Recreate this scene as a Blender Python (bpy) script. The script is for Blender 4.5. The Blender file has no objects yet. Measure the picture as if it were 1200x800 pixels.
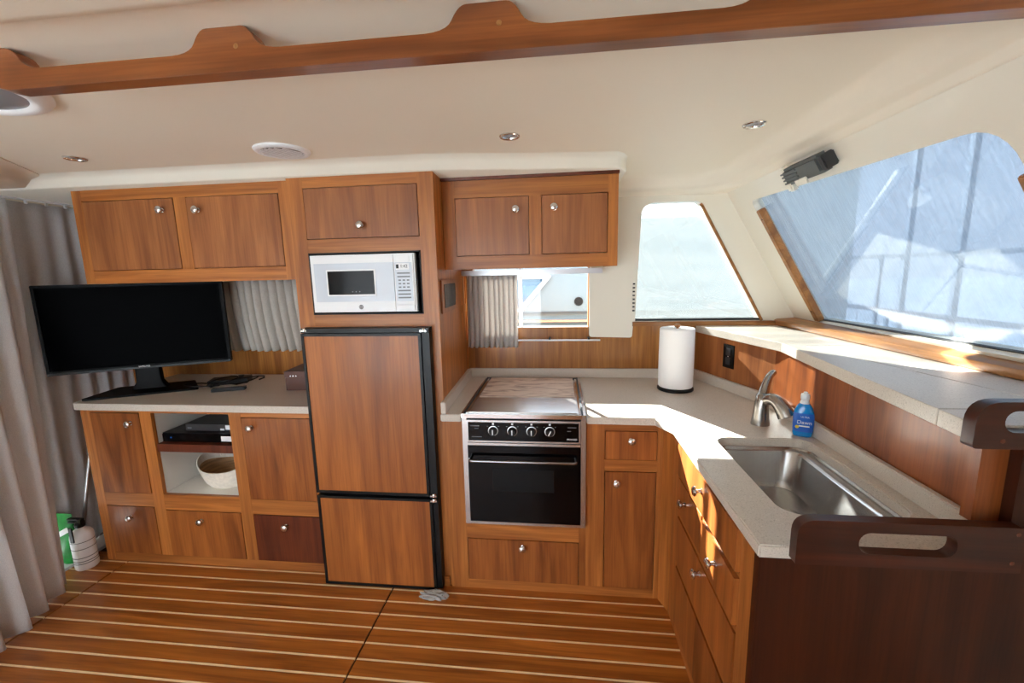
import bpy, bmesh, math, random
from math import sin, cos, pi, radians, sqrt, atan2
from mathutils import Vector, Matrix
from mathutils.geometry import tessellate_polygon

random.seed(7)
SC = bpy.context.scene
COL = SC.collection

# ------------------------------------------------------------------ camera, sky, sun, exposure
FPX = 500.9
p_, y_, r_ = radians(9.22), radians(-6.52), radians(-1.29)
fw = Vector((sin(y_) * cos(p_), cos(y_) * cos(p_), -sin(p_)))
rt = Vector((cos(y_), -sin(y_), 0))
up = rt.cross(fw)
RT = rt * cos(r_) + up * sin(r_)
UP = up * cos(r_) - rt * sin(r_)
cd = bpy.data.cameras.new('camera')
cd.sensor_width = 36.0
cd.lens = FPX / 1200 * 36
cd.clip_start = 0.02
cam = bpy.data.objects.new('camera', cd)
cam.matrix_world = Matrix(((RT.x, UP.x, -fw.x, 0), (RT.y, UP.y, -fw.y, 0), (RT.z, UP.z, -fw.z, 1.48), (0, 0, 0, 1)))
COL.objects.link(cam)
SC.camera = cam

SC.view_settings.view_transform = 'Standard'
SC.view_settings.look = 'None'
SC.view_settings.gamma = 1.0
SC.view_settings.use_curve_mapping = False
SC.view_settings.exposure = 0.62
SC.cycles.use_denoising = True
SC.cycles.max_bounces = 14
SC.cycles.diffuse_bounces = 9
SC.cycles.transparent_max_bounces = 24
SC.cycles.sample_clamp_indirect = 6.0

W = bpy.data.worlds.new('sky')
SC.world = W
W.use_nodes = True
nt = W.node_tree
nt.nodes.clear()
tc = nt.nodes.new('ShaderNodeTexCoord')
sx = nt.nodes.new('ShaderNodeSeparateXYZ')
rp = nt.nodes.new('ShaderNodeValToRGB')
bg = nt.nodes.new('ShaderNodeBackground')
wo = nt.nodes.new('ShaderNodeOutputWorld')
nt.links.new(tc.outputs['Generated'], sx.inputs[0])
nt.links.new(sx.outputs['Z'], rp.inputs[0])
e = rp.color_ramp.elements
e[0].position = 0.0
e[0].color = (0.93, 0.95, 0.97, 1)
e[1].position = 0.9
e[1].color = (0.62, 0.75, 0.93, 1)
nt.links.new(rp.outputs[0], bg.inputs[0])
bg.inputs[1].default_value = 4.2
nt.links.new(bg.outputs[0], wo.inputs[0])

sl = bpy.data.lights.new('sun', 'SUN')
sl.energy = 60.0
sl.angle = radians(0.6)
sl.color = (1.0, 0.95, 0.86)
so = bpy.data.objects.new('sun', sl)
so.rotation_euler = Vector((0.575, -1.0, -0.56)).to_track_quat('-Z', 'Y').to_euler()
so.location = (-4, 8, 6)
COL.objects.link(so)


# ------------------------------------------------------------------ materials
def srgb(r, g, b):
    def c(v):
        v /= 255.0
        return v / 12.92 if v <= 0.04045 else ((v + 0.055) / 1.055) ** 2.4
    return (c(r), c(g), c(b), 1)


def new_mat(name):
    m = bpy.data.materials.new(name)
    m.use_nodes = True
    t = m.node_tree
    return m, t, t.nodes['Principled BSDF']


def plain(name, col, rough=0.5, metal=0.0, noise=0.0, nscale=40.0, coat=0.0, spec=0.5, bump=0.0, bscale=200.0, trans=0.0, aniso=None):
    m, t, b = new_mat(name)
    b.inputs['Base Color'].default_value = col
    b.inputs['Roughness'].default_value = rough
    b.inputs['Metallic'].default_value = metal
    b.inputs['Coat Weight'].default_value = coat
    b.inputs['Coat Roughness'].default_value = 0.08
    b.inputs['Specular IOR Level'].default_value = spec
    b.inputs['Transmission Weight'].default_value = trans
    tc = t.nodes.new('ShaderNodeTexCoord')
    if noise or aniso:
        n = t.nodes.new('ShaderNodeTexNoise')
        n.inputs['Scale'].default_value = nscale
        n.inputs['Detail'].default_value = 3
        mp = t.nodes.new('ShaderNodeMapping')
        if aniso:
            mp.inputs['Scale'].default_value = aniso
        t.links.new(tc.outputs['Object'], mp.inputs[0])
        t.links.new(mp.outputs[0], n.inputs[0])
        r = t.nodes.new('ShaderNodeValToRGB')
        r.color_ramp.elements[0].position = 0.3
        r.color_ramp.elements[1].position = 0.7
        k = max(noise, 0.04)
        r.color_ramp.elements[0].color = tuple(v * (1 - k) for v in col[:3]) + (1,)
        r.color_ramp.elements[1].color = tuple(min(1, v * (1 + k)) for v in col[:3]) + (1,)
        t.links.new(n.outputs['Fac'], r.inputs[0])
        t.links.new(r.outputs[0], b.inputs['Base Color'])
    if bump:
        n2 = t.nodes.new('ShaderNodeTexNoise')
        n2.inputs['Scale'].default_value = bscale
        n2.inputs['Detail'].default_value = 4
        t.links.new(tc.outputs['Object'], n2.inputs[0])
        bp = t.nodes.new('ShaderNodeBump')
        bp.inputs['Strength'].default_value = bump
        bp.inputs['Distance'].default_value = 0.002
        t.links.new(n2.outputs['Fac'], bp.inputs['Height'])
        t.links.new(bp.outputs[0], b.inputs['Normal'])
    return m


def wood(name, dark, light, grain='z', rough=0.40, coat=0.12, band=11.0, vary=0.22, figure=1.3, spec=0.4):
    m, t, b = new_mat(name)
    L = t.links.new
    tc = t.nodes.new('ShaderNodeTexCoord')
    oi = t.nodes.new('ShaderNodeObjectInfo')
    sc = t.nodes.new('ShaderNodeVectorMath')
    sc.operation = 'SCALE'
    sc.inputs[0].default_value = (13.1, 7.7, 9.3)
    L(oi.outputs['Random'], sc.inputs['Scale'])
    ad = t.nodes.new('ShaderNodeVectorMath')
    L(tc.outputs['Object'], ad.inputs[0])
    L(sc.outputs[0], ad.inputs[1])

    def tex(s_grain, s_cross, detail, dist):
        mp = t.nodes.new('ShaderNodeMapping')
        s = [s_cross] * 3
        s['xyz'.index(grain)] = s_grain
        mp.inputs['Scale'].default_value = s
        L(ad.outputs[0], mp.inputs[0])
        n = t.nodes.new('ShaderNodeTexNoise')
        n.inputs['Scale'].default_value = 1.0
        n.inputs['Detail'].default_value = detail
        n.inputs['Distortion'].default_value = dist
        L(mp.outputs[0], n.inputs[0])
        return n
    n1 = tex(1.1, band, 4, figure)
    n2 = tex(5.0, 170, 3, 0.2)
    r = t.nodes.new('ShaderNodeValToRGB')
    el = r.color_ramp.elements
    el[0].position = 0.30
    el[0].color = dark
    el[1].position = 0.72
    el[1].color = light
    L(n1.outputs['Fac'], r.inputs[0])
    r2 = t.nodes.new('ShaderNodeValToRGB')
    r2.color_ramp.elements[0].position = 0.32
    r2.color_ramp.elements[0].color = (0.74, 0.71, 0.68, 1)
    r2.color_ramp.elements[1].position = 0.58
    r2.color_ramp.elements[1].color = (1, 1, 1, 1)
    L(n2.outputs['Fac'], r2.inputs[0])
    mx = t.nodes.new('ShaderNodeMix')
    mx.data_type = 'RGBA'
    mx.blend_type = 'MULTIPLY'
    mx.inputs[0].default_value = 0.75
    L(r.outputs[0], mx.inputs[6])
    L(r2.outputs[0], mx.inputs[7])
    hv = t.nodes.new('ShaderNodeHueSaturation')
    mr = t.nodes.new('ShaderNodeMapRange')
    mr.inputs['To Min'].default_value = 0.88 * (1 - vary)
    mr.inputs['To Max'].default_value = 0.88 * (1 + vary)
    L(oi.outputs['Random'], mr.inputs[0])
    L(mr.outputs[0], hv.inputs['Value'])
    L(mx.outputs[2], hv.inputs['Color'])
    L(hv.outputs[0], b.inputs['Base Color'])
    b.inputs['Roughness'].default_value = rough
    b.inputs['Coat Weight'].default_value = coat
    b.inputs['Coat Roughness'].default_value = 0.16
    b.inputs['Specular IOR Level'].default_value = spec
    bp = t.nodes.new('ShaderNodeBump')
    bp.inputs['Strength'].default_value = 0.05
    bp.inputs['Distance'].default_value = 0.001
    L(n2.outputs['Fac'], bp.inputs['Height'])
    L(bp.outputs[0], b.inputs['Normal'])
    return m


def speckle(name, base, dk, lt):
    m, t, b = new_mat(name)
    L = t.links.new
    tc = t.nodes.new('ShaderNodeTexCoord')
    n = t.nodes.new('ShaderNodeTexNoise')
    n.inputs['Scale'].default_value = 330
    n.inputs['Detail'].default_value = 2
    L(tc.outputs['Object'], n.inputs[0])
    r = t.nodes.new('ShaderNodeValToRGB')
    el = r.color_ramp.elements
    el[0].position = 0.30
    el[0].color = dk
    el[1].position = 0.42
    el[1].color = base
    e2 = el.new(0.62)
    e2.color = base
    e3 = el.new(0.72)
    e3.color = lt
    L(n.outputs['Fac'], r.inputs[0])
    L(r.outputs[0], b.inputs['Base Color'])
    b.inputs['Roughness'].default_value = 0.32
    return m


def fabric(name, col, transl=0.35, wscale=900, bump=0.3):
    m = bpy.data.materials.new(name)
    m.use_nodes = True
    t = m.node_tree
    t.nodes.clear()
    L = t.links.new
    o = t.nodes.new('ShaderNodeOutputMaterial')
    d = t.nodes.new('ShaderNodeBsdfDiffuse')
    tr = t.nodes.new('ShaderNodeBsdfTranslucent')
    mx = t.nodes.new('ShaderNodeMixShader')
    mx.inputs[0].default_value = transl
    tc = t.nodes.new('ShaderNodeTexCoord')
    n = t.nodes.new('ShaderNodeTexNoise')
    n.inputs['Scale'].default_value = wscale
    mp = t.nodes.new('ShaderNodeMapping')
    mp.inputs['Scale'].default_value = (1, 1, 0.12)
    L(tc.outputs['Object'], mp.inputs[0])
    L(mp.outputs[0], n.inputs[0])
    r = t.nodes.new('ShaderNodeValToRGB')
    r.color_ramp.elements[0].position = 0.3
    r.color_ramp.elements[1].position = 0.7
    r.color_ramp.elements[0].color = tuple(v * 0.86 for v in col[:3]) + (1,)
    r.color_ramp.elements[1].color = tuple(v * 1.1 for v in col[:3]) + (1,)
    L(n.outputs['Fac'], r.inputs[0])
    L(r.outputs[0], d.inputs[0])
    L(r.outputs[0], tr.inputs[0])
    L(d.outputs[0], mx.inputs[1])
    L(tr.outputs[0], mx.inputs[2])
    L(mx.outputs[0], o.inputs[0])
    return m


def glass_pane(name, tint=(0.96, 0.98, 1.0, 1)):
    m = bpy.data.materials.new(name)
    m.use_nodes = True
    t = m.node_tree
    t.nodes.clear()
    L = t.links.new
    o = t.nodes.new('ShaderNodeOutputMaterial')
    tr = t.nodes.new('ShaderNodeBsdfTransparent')
    tr.inputs[0].default_value = tint
    g = t.nodes.new('ShaderNodeBsdfGlossy')
    g.inputs['Roughness'].default_value = 0.01
    lw = t.nodes.new('ShaderNodeLayerWeight')
    pw = t.nodes.new('ShaderNodeMath')
    pw.operation = 'POWER'
    pw.inputs[1].default_value = 5.0
    L(lw.outputs['Facing'], pw.inputs[0])
    fr = t.nodes.new('ShaderNodeMath')
    fr.operation = 'MULTIPLY_ADD'
    fr.inputs[1].default_value = 0.90
    fr.inputs[2].default_value = 0.04
    L(pw.outputs[0], fr.inputs[0])
    mx = t.nodes.new('ShaderNodeMixShader')
    L(fr.outputs[0], mx.inputs[0])
    L(tr.outputs[0], mx.inputs[1])
    L(g.outputs[0], mx.inputs[2])
    L(mx.outputs[0], o.inputs[0])
    return m


def mesh_screen(name, col, opac=0.5, tcol=(1, 1, 1, 1), streak=True):
    """woven sun cover: part of the light passes the holes, the rest is scattered by the threads"""
    m = bpy.data.materials.new(name)
    m.use_nodes = True
    t = m.node_tree
    t.nodes.clear()
    L = t.links.new
    o = t.nodes.new('ShaderNodeOutputMaterial')
    tr = t.nodes.new('ShaderNodeBsdfTransparent')
    tr.inputs[0].default_value = tcol
    d = t.nodes.new('ShaderNodeBsdfDiffuse')
    tl = t.nodes.new('ShaderNodeBsdfTranslucent')
    d.inputs[0].default_value = col
    tl.inputs[0].default_value = col
    a = t.nodes.new('ShaderNodeMixShader')
    a.inputs[0].default_value = 0.6
    L(d.outputs[0], a.inputs[1])
    L(tl.outputs[0], a.inputs[2])
    mx = t.nodes.new('ShaderNodeMixShader')
    tc = t.nodes.new('ShaderNodeTexCoord')
    mp = t.nodes.new('ShaderNodeMapping')
    mp.inputs['Rotation'].default_value = (0.6, 0, 0)
    mp.inputs['Scale'].default_value = (1, 90, 9)
    n = t.nodes.new('ShaderNodeTexNoise')
    n.inputs['Scale'].default_value = 1.6
    n.inputs['Detail'].default_value = 4
    L(tc.outputs['Object'], mp.inputs[0])
    L(mp.outputs[0], n.inputs[0])
    mr = t.nodes.new('ShaderNodeMapRange')
    mr.inputs['From Min'].default_value = 0.3
    mr.inputs['From Max'].default_value = 0.7
    mr.inputs['To Min'].default_value = opac - 0.12
    mr.inputs['To Max'].default_value = opac + 0.12
    L(n.outputs['Fac'], mr.inputs[0])
    L(mr.outputs[0], mx.inputs[0])
    L(tr.outputs[0], mx.inputs[1])
    L(a.outputs[0], mx.inputs[2])
    L(mx.outputs[0], o.inputs[0])
    return m


CD, CL = srgb(126, 66, 26), srgb(192, 114, 52)
M = {}
M['cherry'] = wood('cherry_veneer', CD, CL, 'z', vary=0.10)
M['cherry_x'] = wood('cherry_rail', srgb(152, 86, 36), srgb(212, 134, 64), 'x', band=20, vary=0.10)
M['cherry_y'] = wood('cherry_rail_side', srgb(142, 78, 32), srgb(206, 126, 58), 'y', band=20, vary=0.10)
M['cherry_z'] = wood('cherry_stile', srgb(152, 86, 36), srgb(212, 134, 64), 'z', band=20, vary=0.10)
M['red'] = wood('mahogany_front', srgb(84, 34, 16), srgb(124, 58, 28), 'z', vary=0.03)
M['upper'] = wood('cherry_panel_brown', srgb(138, 80, 42), srgb(188, 118, 66), 'z', vary=0.05, band=13)
M['wall_wood'] = wood('teak_wall', srgb(140, 84, 32), srgb(196, 130, 60), 'z', band=20, vary=0.02)
M['panel'] = wood('dark_end_panel', srgb(50, 19, 7), srgb(78, 34, 13), 'z', vary=0.03, rough=0.5, coat=0.04, spec=0.25)
M['rail'] = wood('varnished_mahogany', srgb(50, 18, 9), srgb(92, 40, 20), 'x', rough=0.35, coat=0.2, vary=0.05, spec=0.3)
M['handrail'] = wood('varnished_teak_handrail', srgb(118, 62, 28), srgb(176, 104, 54), 'x', rough=0.3, coat=0.4, band=9, vary=0.02)
M['sill'] = wood('oak_sill', srgb(136, 86, 42), srgb(192, 132, 74), 'y', band=18, vary=0.05)
M['sill_x'] = wood('oak_sill_long', srgb(136, 86, 42), srgb(192, 132, 74), 'x', band=18, vary=0.05)
M['ledge_wood'] = wood('ledge_panel_wood', srgb(116, 56, 22), srgb(178, 98, 44), 'z', band=9, vary=0.06)
M['plank'] = wood('teak_plank', srgb(146, 80, 26), srgb(208, 126, 50), 'x', rough=0.32, coat=0.3, band=18, vary=0.08)
M['holly'] = plain('holly_strip', srgb(248, 220, 174), 0.35, noise=0.05)
M['fridge_wood'] = wood('fridge_veneer', srgb(142, 78, 31), srgb(200, 120, 54), 'z', vary=0.03, band=14, figure=0.6)
M['counter'] = speckle('speckled_solid_surface', srgb(208, 199, 187), srgb(170, 160, 147), srgb(228, 222, 212))
M['liner'] = plain('cream_headliner', srgb(238, 230, 214), 0.55, bump=0.06, bscale=260)
M['liner_gloss'] = plain('cream_gelcoat', srgb(234, 229, 215), 0.3, coat=0.2)
M['white'] = plain('white_laminate', srgb(232, 230, 224), 0.4)
M['white_plastic'] = plain('white_plastic', srgb(236, 238, 240), 0.3)
M['black'] = plain('black_plastic', srgb(10, 10, 11), 0.4, spec=0.3)
M['black_matte'] = plain('matte_black', srgb(20, 19, 18), 0.7)
M['black_gloss'] = plain('black_glass', srgb(4, 4, 5), 0.10, spec=0.25)
M['tv_black'] = plain('television_plastic', srgb(8, 8, 9), 0.45, spec=0.08)
M['screen'] = plain('television_screen', srgb(3, 3, 4), 0.25, spec=0.006)
M['steel'] = plain('brushed_steel', (0.62, 0.61, 0.60, 1), 0.26, metal=1.0, aniso=(4, 200, 4), noise=0.06, nscale=1.0)
M['sink'] = plain('sink_steel', (0.56, 0.555, 0.55, 1), 0.24, metal=1.0, aniso=(160, 3, 3), noise=0.08, nscale=1.0)
M['chrome'] = plain('chrome', (0.74, 0.73, 0.72, 1), 0.14, metal=1.0)
M['nickel'] = plain('brushed_nickel', (0.38, 0.36, 0.34, 1), 0.26, metal=1.0)
M['dark_chrome'] = plain('dark_chrome', (0.34, 0.34, 0.35, 1), 0.2, metal=1.0)
M['alu'] = plain('aluminium', (0.66, 0.66, 0.67, 1), 0.38, metal=1.0)
M['grey_plastic'] = plain('grey_plastic', srgb(92, 96, 96), 0.5)
M['dark_grey'] = plain('dark_grey_plastic', srgb(46, 47, 50), 0.45)
M['curtain'] = fabric('grey_linen', srgb(222, 221, 222), 0.16)
M['curtain_light'] = fabric('light_linen', srgb(206, 201, 193), 0.14)
M['curtain_mid'] = fabric('mid_linen', srgb(214, 210, 206), 0.2)
M['dark_sub'] = plain('dark_caulking', srgb(38, 16, 9), 0.7)
M['glass'] = glass_pane('window_glass')
M['glass_tint'] = glass_pane('tinted_window_glass', (0.80, 0.83, 0.84, 1))
M['glass_dark'] = glass_pane('dark_tinted_glass', (0.28, 0.30, 0.32, 1))
M['screen_front'] = mesh_screen('woven_sun_cover', (0.40, 0.425, 0.45, 1), 0.42, (0.37, 0.41, 0.455, 1))
M['screen_side'] = mesh_screen('white_side_cover', (0.215, 0.224, 0.227, 1), 0.36, (0.68, 0.70, 0.705, 1))
M['canvas'] = plain('light_blocking_canvas', srgb(150, 140, 126), 0.9, bump=0.2, bscale=400)  # for unseen covers added to keep light off the right side
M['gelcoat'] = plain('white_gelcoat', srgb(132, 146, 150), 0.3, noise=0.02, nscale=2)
M['tinted'] = plain('tinted_glass', srgb(46, 92, 120), 0.05, coat=0.5)
M['water'] = plain('harbour_water', srgb(196, 206, 210), 0.15, bump=0.4, bscale=3)  # colour raised to bounce light up onto the ceiling
M['paper'] = plain('paper_towel', srgb(246, 246, 246), 0.9, bump=0.25, bscale=120)
M['soap'] = plain('blue_dish_soap', srgb(24, 150, 232), 0.08, coat=0.6, trans=0.2)
M['soap_label'] = plain('blue_label', srgb(14, 96, 196), 0.3)
M['clear'] = plain('clear_cap_plastic', srgb(228, 236, 242), 0.2, trans=0.12)
M['print'] = plain('white_print', srgb(240, 242, 244), 0.5)
M['grey_print'] = plain('grey_print', srgb(120, 124, 130), 0.5)
M['mw_panel'] = plain('microwave_fascia', srgb(206, 214, 224), 0.25)
M['mw_glass'] = plain('microwave_window', srgb(26, 27, 28), 0.12, spec=0.15)
M['green'] = plain('green_bag_plastic', srgb(24, 132, 52), 0.35, noise=0.45, nscale=18)
M['leather'] = plain('brown_leather', srgb(88, 46, 32), 0.45, bump=0.4, bscale=260)
M['yellow'] = plain('yellow_print', srgb(230, 200, 60), 0.5)
M['lens'] = plain('lamp_lens', srgb(150, 152, 160), 0.25)
M['film'] = plain('clear_plastic_film', srgb(214, 210, 204), 0.25, trans=0.55)
M['weave'] = plain('woven_straw', srgb(190, 150, 106), 0.8, aniso=(6, 6, 90), noise=0.35, nscale=1.0, bump=0.6, bscale=90)
M['weave_white'] = plain('white_painted_straw', srgb(240, 234, 220), 0.8, noise=0.08, nscale=60, bump=0.6, bscale=140)
M['beam_darkened'] = plain('shed_beam_darkened', srgb(66, 76, 86), 0.6)  # shade put into the frame colour to offset sun on the beams
M['deck_frame'] = plain('shed_frame_paint', srgb(120, 130, 140), 0.5)


def marble_mat():
    m, t, b = new_mat('marbled_wood_insert')
    L = t.links.new
    tc = t.nodes.new('ShaderNodeTexCoord')
    mp = t.nodes.new('ShaderNodeMapping')
    mp.inputs['Scale'].default_value = (6, 22, 6)
    L(tc.outputs['Object'], mp.inputs[0])
    n = t.nodes.new('ShaderNodeTexNoise')
    n.inputs['Scale'].default_value = 1.0
    n.inputs['Detail'].default_value = 8
    n.inputs['Distortion'].default_value = 1.5
    L(mp.outputs[0], n.inputs[0])
    r = t.nodes.new('ShaderNodeValToRGB')
    el = r.color_ramp.elements
    el[0].position = 0.28
    el[0].color = srgb(128, 90, 72)
    el[1].position = 0.54
    el[1].color = srgb(224, 206, 188)
    L(n.outputs['Fac'], r.inputs[0])
    L(r.outputs[0], b.inputs['Base Color'])
    b.inputs['Roughness'].default_value = 0.35
    return m


M['marble'] = marble_mat()


# ------------------------------------------------------------------ mesh helpers
def box(bm, x0, x1, y0, y1, z0, z1):
    v = [bm.verts.new(c) for c in ((x0, y0, z0), (x1, y0, z0), (x1, y1, z0), (x0, y1, z0), (x0, y0, z1), (x1, y0, z1), (x1, y1, z1), (x0, y1, z1))]
    for f in ((0, 3, 2, 1), (4, 5, 6, 7), (0, 1, 5, 4), (1, 2, 6, 5), (2, 3, 7, 6), (3, 0, 4, 7)):
        bm.faces.new([v[i] for i in f])
    return v


def bev(bm, off, seg=2):
    es = [e for e in bm.edges if len(e.link_faces) == 2 and e.calc_face_angle(0) > 0.5]
    bmesh.ops.bevel(bm, geom=es, offset=off, segments=seg, affect='EDGES', clamp_overlap=True)


def bbox(x0, x1, y0, y1, z0, z1, b=0.002, seg=2):
    bm = bmesh.new()
    box(bm, min(x0, x1), max(x0, x1), min(y0, y1), max(y0, y1), min(z0, z1), max(z0, z1))
    if b:
        bev(bm, b, seg)
    return bm


def prism(bm, outer, holes, fn, a0, a1):
    """outline (2-D) with holes, extruded from a0 to a1; fn(u, v, a) -> xyz"""
    loops = [outer] + list(holes)
    tris = tessellate_polygon([[Vector((u, v, 0)) for u, v in lp] for lp in loops])
    flat = [q for lp in loops for q in lp]
    A = [bm.verts.new(fn(u, v, a0)) for u, v in flat]
    B = [bm.verts.new(fn(u, v, a1)) for u, v in flat]
    for t in tris:
        try:
            bm.faces.new([A[i] for i in t])
            bm.faces.new([B[i] for i in reversed(t)])
        except ValueError:
            pass
    k = 0
    for lp in loops:
        n = len(lp)
        for i in range(n):
            j = (i + 1) % n
            bm.faces.new([A[k + i], A[k + j], B[k + j], B[k + i]])
        k += n
    bmesh.ops.recalc_face_normals(bm, faces=bm.faces)


FXZ = lambda u, v, a: (u, a, v)      # outline in X-Z, extruded in Y
FXY = lambda u, v, a: (u, v, a)      # outline in X-Y, extruded in Z
FYZ = lambda u, v, a: (a, u, v)      # outline in Y-Z, extruded in X


def rrect(x0, x1, y0, y1, r, n=6):
    if not isinstance(r, (tuple, list)):
        r = (r,) * 4
    pts = []
    for (cx, cy, a0, rr) in ((x0, y0, pi, r[0]), (x1, y0, 1.5 * pi, r[1]), (x1, y1, 0, r[2]), (x0, y1, 0.5 * pi, r[3])):
        if rr <= 1e-6:
            pts.append((cx, cy))
            continue
        ox = cx + (rr if cx == x0 else -rr)
        oy = cy + (rr if cy == y0 else -rr)
        for i in range(n + 1):
            a = a0 + i / n * pi / 2
            pts.append((ox + rr * cos(a), oy + rr * sin(a)))
    return pts


def round_poly(pts, rad, n=6):
    """round the corners of a polygon; rad one number or a list"""
    out = []
    N = len(pts)
    for i in range(N):
        r = rad[i] if isinstance(rad, (list, tuple)) else rad
        p = Vector(pts[i])
        if r <= 1e-6:
            out.append((p.x, p.y))
            continue
        a = (Vector(pts[i - 1]) - p).normalized()
        b = (Vector(pts[(i + 1) % N]) - p).normalized()
        ang = a.angle(b)
        d = r / math.tan(ang / 2)
        p0, p1 = p + a * d, p + b * d
        for k in range(n + 1):
            s = k / n
            q = p0 * (1 - s) ** 2 + p * 2 * s * (1 - s) + p1 * s * s
            out.append((q.x, q.y))
    return out


def lathe(bm, prof, origin=(0, 0, 0), axis=(0, 0, 1), n=24, sx=1.0, sy=1.0):
    """prof: list of (radius, height along the axis)"""
    ax = Vector(axis).normalized()
    t = Vector((1, 0, 0)) if abs(ax.x) < 0.9 else Vector((0, 1, 0))
    u = (t - ax * t.dot(ax)).normalized()
    w = ax.cross(u)
    o = Vector(origin)
    rings = []
    for r, h in prof:
        if r < 1e-6:
            rings.append([bm.verts.new(o + ax * h)])
        else:
            rings.append([bm.verts.new(o + ax * h + u * (r * sx * cos(2 * pi * i / n)) + w * (r * sy * sin(2 * pi * i / n))) for i in range(n)])
    for a, b in zip(rings[:-1], rings[1:]):
        for i in range(n):
            j = (i + 1) % n
            if len(a) == 1 and len(b) == 1:
                continue
            if len(a) == 1:
                bm.faces.new((a[0], b[j], b[i]))
            elif len(b) == 1:
                bm.faces.new((a[i], a[j], b[0]))
            else:
                bm.faces.new((a[i], a[j], b[j], b[i]))
    bmesh.ops.recalc_face_normals(bm, faces=bm.faces)


def loft(bm, rings, cap=True, closed=True):
    R = [[bm.verts.new(p) for p in rg] for rg in rings]
    n = len(R[0])
    for a, b in zip(R[:-1], R[1:]):
        for i in range(n if closed else n - 1):
            j = (i + 1) % n
            bm.faces.new((a[i], a[j], b[j], b[i]))
    if cap and closed:
        bm.faces.new(list(reversed(R[0])))
        bm.faces.new(R[-1])
    bmesh.ops.recalc_face_normals(bm, faces=bm.faces)


def tube(bm, pts, rad, n=10, cap=True):
    pts = [Vector(p) for p in pts]
    rads = rad if isinstance(rad, (list, tuple)) else [rad] * len(pts)
    rings = []
    prev = None
    for i, p in enumerate(pts):
        d = (pts[min(i + 1, len(pts) - 1)] - pts[max(i - 1, 0)]).normalized()
        if prev is None:
            t = Vector((0, 0, 1)) if abs(d.z) < 0.9 else Vector((1, 0, 0))
            u = (t - d * t.dot(d)).normalized()
        else:
            u = (prev - d * prev.dot(d)).normalized()
        prev = u
        w = d.cross(u)
        rings.append([p + (u * cos(2 * pi * k / n) + w * sin(2 * pi * k / n)) * rads[i] for k in range(n)])
    loft(bm, rings, cap)


def arc(p0, p1, p2, n=8):
    p0, p1, p2 = Vector(p0), Vector(p1), Vector(p2)
    return [p0 * (1 - s) ** 2 + p1 * 2 * s * (1 - s) + p2 * s * s for s in [i / n for i in range(n + 1)]]


# ------------------------------------------------------------------ object helpers
ORG = {}


def finish(me, smooth):
    if smooth:
        for p in me.polygons:
            p.use_smooth = True
        me.set_sharp_from_angle(angle=radians(smooth if smooth is not True else 40))


def thing(name, label, cat, loc=(0, 0, 0), group=None, rotz=0.0):
    o = bpy.data.objects.new(name, None)
    o.empty_display_size = 0.05
    o.location = loc
    o.rotation_euler = (0, 0, rotz)
    o['label'] = label
    o['category'] = cat
    if group:
        o['group'] = group
    COL.objects.link(o)
    ORG[o] = Vector((0, 0, 0)) if rotz else Vector(loc)
    return o


def part(name, bm, mat, parent, smooth=False, label=None, kind=None):
    """mesh in world coordinates (local ones when the thing is turned), as a child of a thing or of a part"""
    off = ORG[parent]
    bmesh.ops.translate(bm, verts=bm.verts, vec=-off)
    me = bpy.data.meshes.new(name)
    bm.to_mesh(me)
    bm.free()
    me.materials.append(M[mat])
    finish(me, smooth)
    o = bpy.data.objects.new(name, me)
    o.parent = parent
    ORG[o] = off
    if label:
        o['label'] = label
    if kind:
        o['kind'] = kind
    COL.objects.link(o)
    return o


def solo(name, bm, mat, label, cat, loc=(0, 0, 0), group=None, smooth=False):
    """a thing that is one mesh"""
    off = Vector(loc)
    bmesh.ops.translate(bm, verts=bm.verts, vec=-off)
    me = bpy.data.meshes.new(name)
    bm.to_mesh(me)
    bm.free()
    me.materials.append(M[mat])
    finish(me, smooth)
    o = bpy.data.objects.new(name, me)
    o.location = off
    o['label'] = label
    o['category'] = cat
    if group:
        o['group'] = group
    ORG[o] = off
    COL.objects.link(o)
    return o


def struct(name, bm, mat, label, smooth=False):
    me = bpy.data.meshes.new(name)
    bm.to_mesh(me)
    bm.free()
    me.materials.append(M[mat])
    finish(me, smooth)
    o = bpy.data.objects.new(name, me)
    o['kind'] = 'structure'
    o['label'] = label
    ORG[o] = Vector((0, 0, 0))
    COL.objects.link(o)
    return o


def lettering(name, body, size, mat, parent, at, right=(1, 0, 0), upv=(0, 0, 1), depth=0.0004, align='CENTER', shear=0.0):
    cu = bpy.data.curves.new(name, 'FONT')
    cu.body = body
    cu.size = size
    cu.extrude = depth
    cu.align_x = align
    cu.align_y = 'CENTER'
    cu.shear = shear
    tmp = bpy.data.objects.new('tmp', cu)
    COL.objects.link(tmp)
    dg = bpy.context.evaluated_depsgraph_get()
    me = bpy.data.meshes.new_from_object(tmp.evaluated_get(dg))
    bpy.data.objects.remove(tmp)
    R, U = Vector(right).normalized(), Vector(upv).normalized()
    N = R.cross(U)
    p = Vector(at) - ORG[parent]
    me.transform(Matrix(((R.x, U.x, N.x, p.x), (R.y, U.y, N.y, p.y), (R.z, U.z, N.z, p.z), (0, 0, 0, 1))))
    me.materials.clear()
    me.materials.append(M[mat])
    o = bpy.data.objects.new(name, me)
    o.parent = parent
    ORG[o] = ORG[parent]
    COL.objects.link(o)
    return o


def face_box(ax, F, u0, u1, z0, z1, d0, d1, b=0.0015):
    """box on a cabinet face: ax 'y' faces -Y at Y=F (u = X); ax 'x' faces -X at X=F (u = Y)"""
    if ax == 'y':
        return bbox(u0, u1, F + d0, F + d1, z0, z1, b)
    return bbox(F + d0, F + d1, u0, u1, z0, z1, b)


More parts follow.
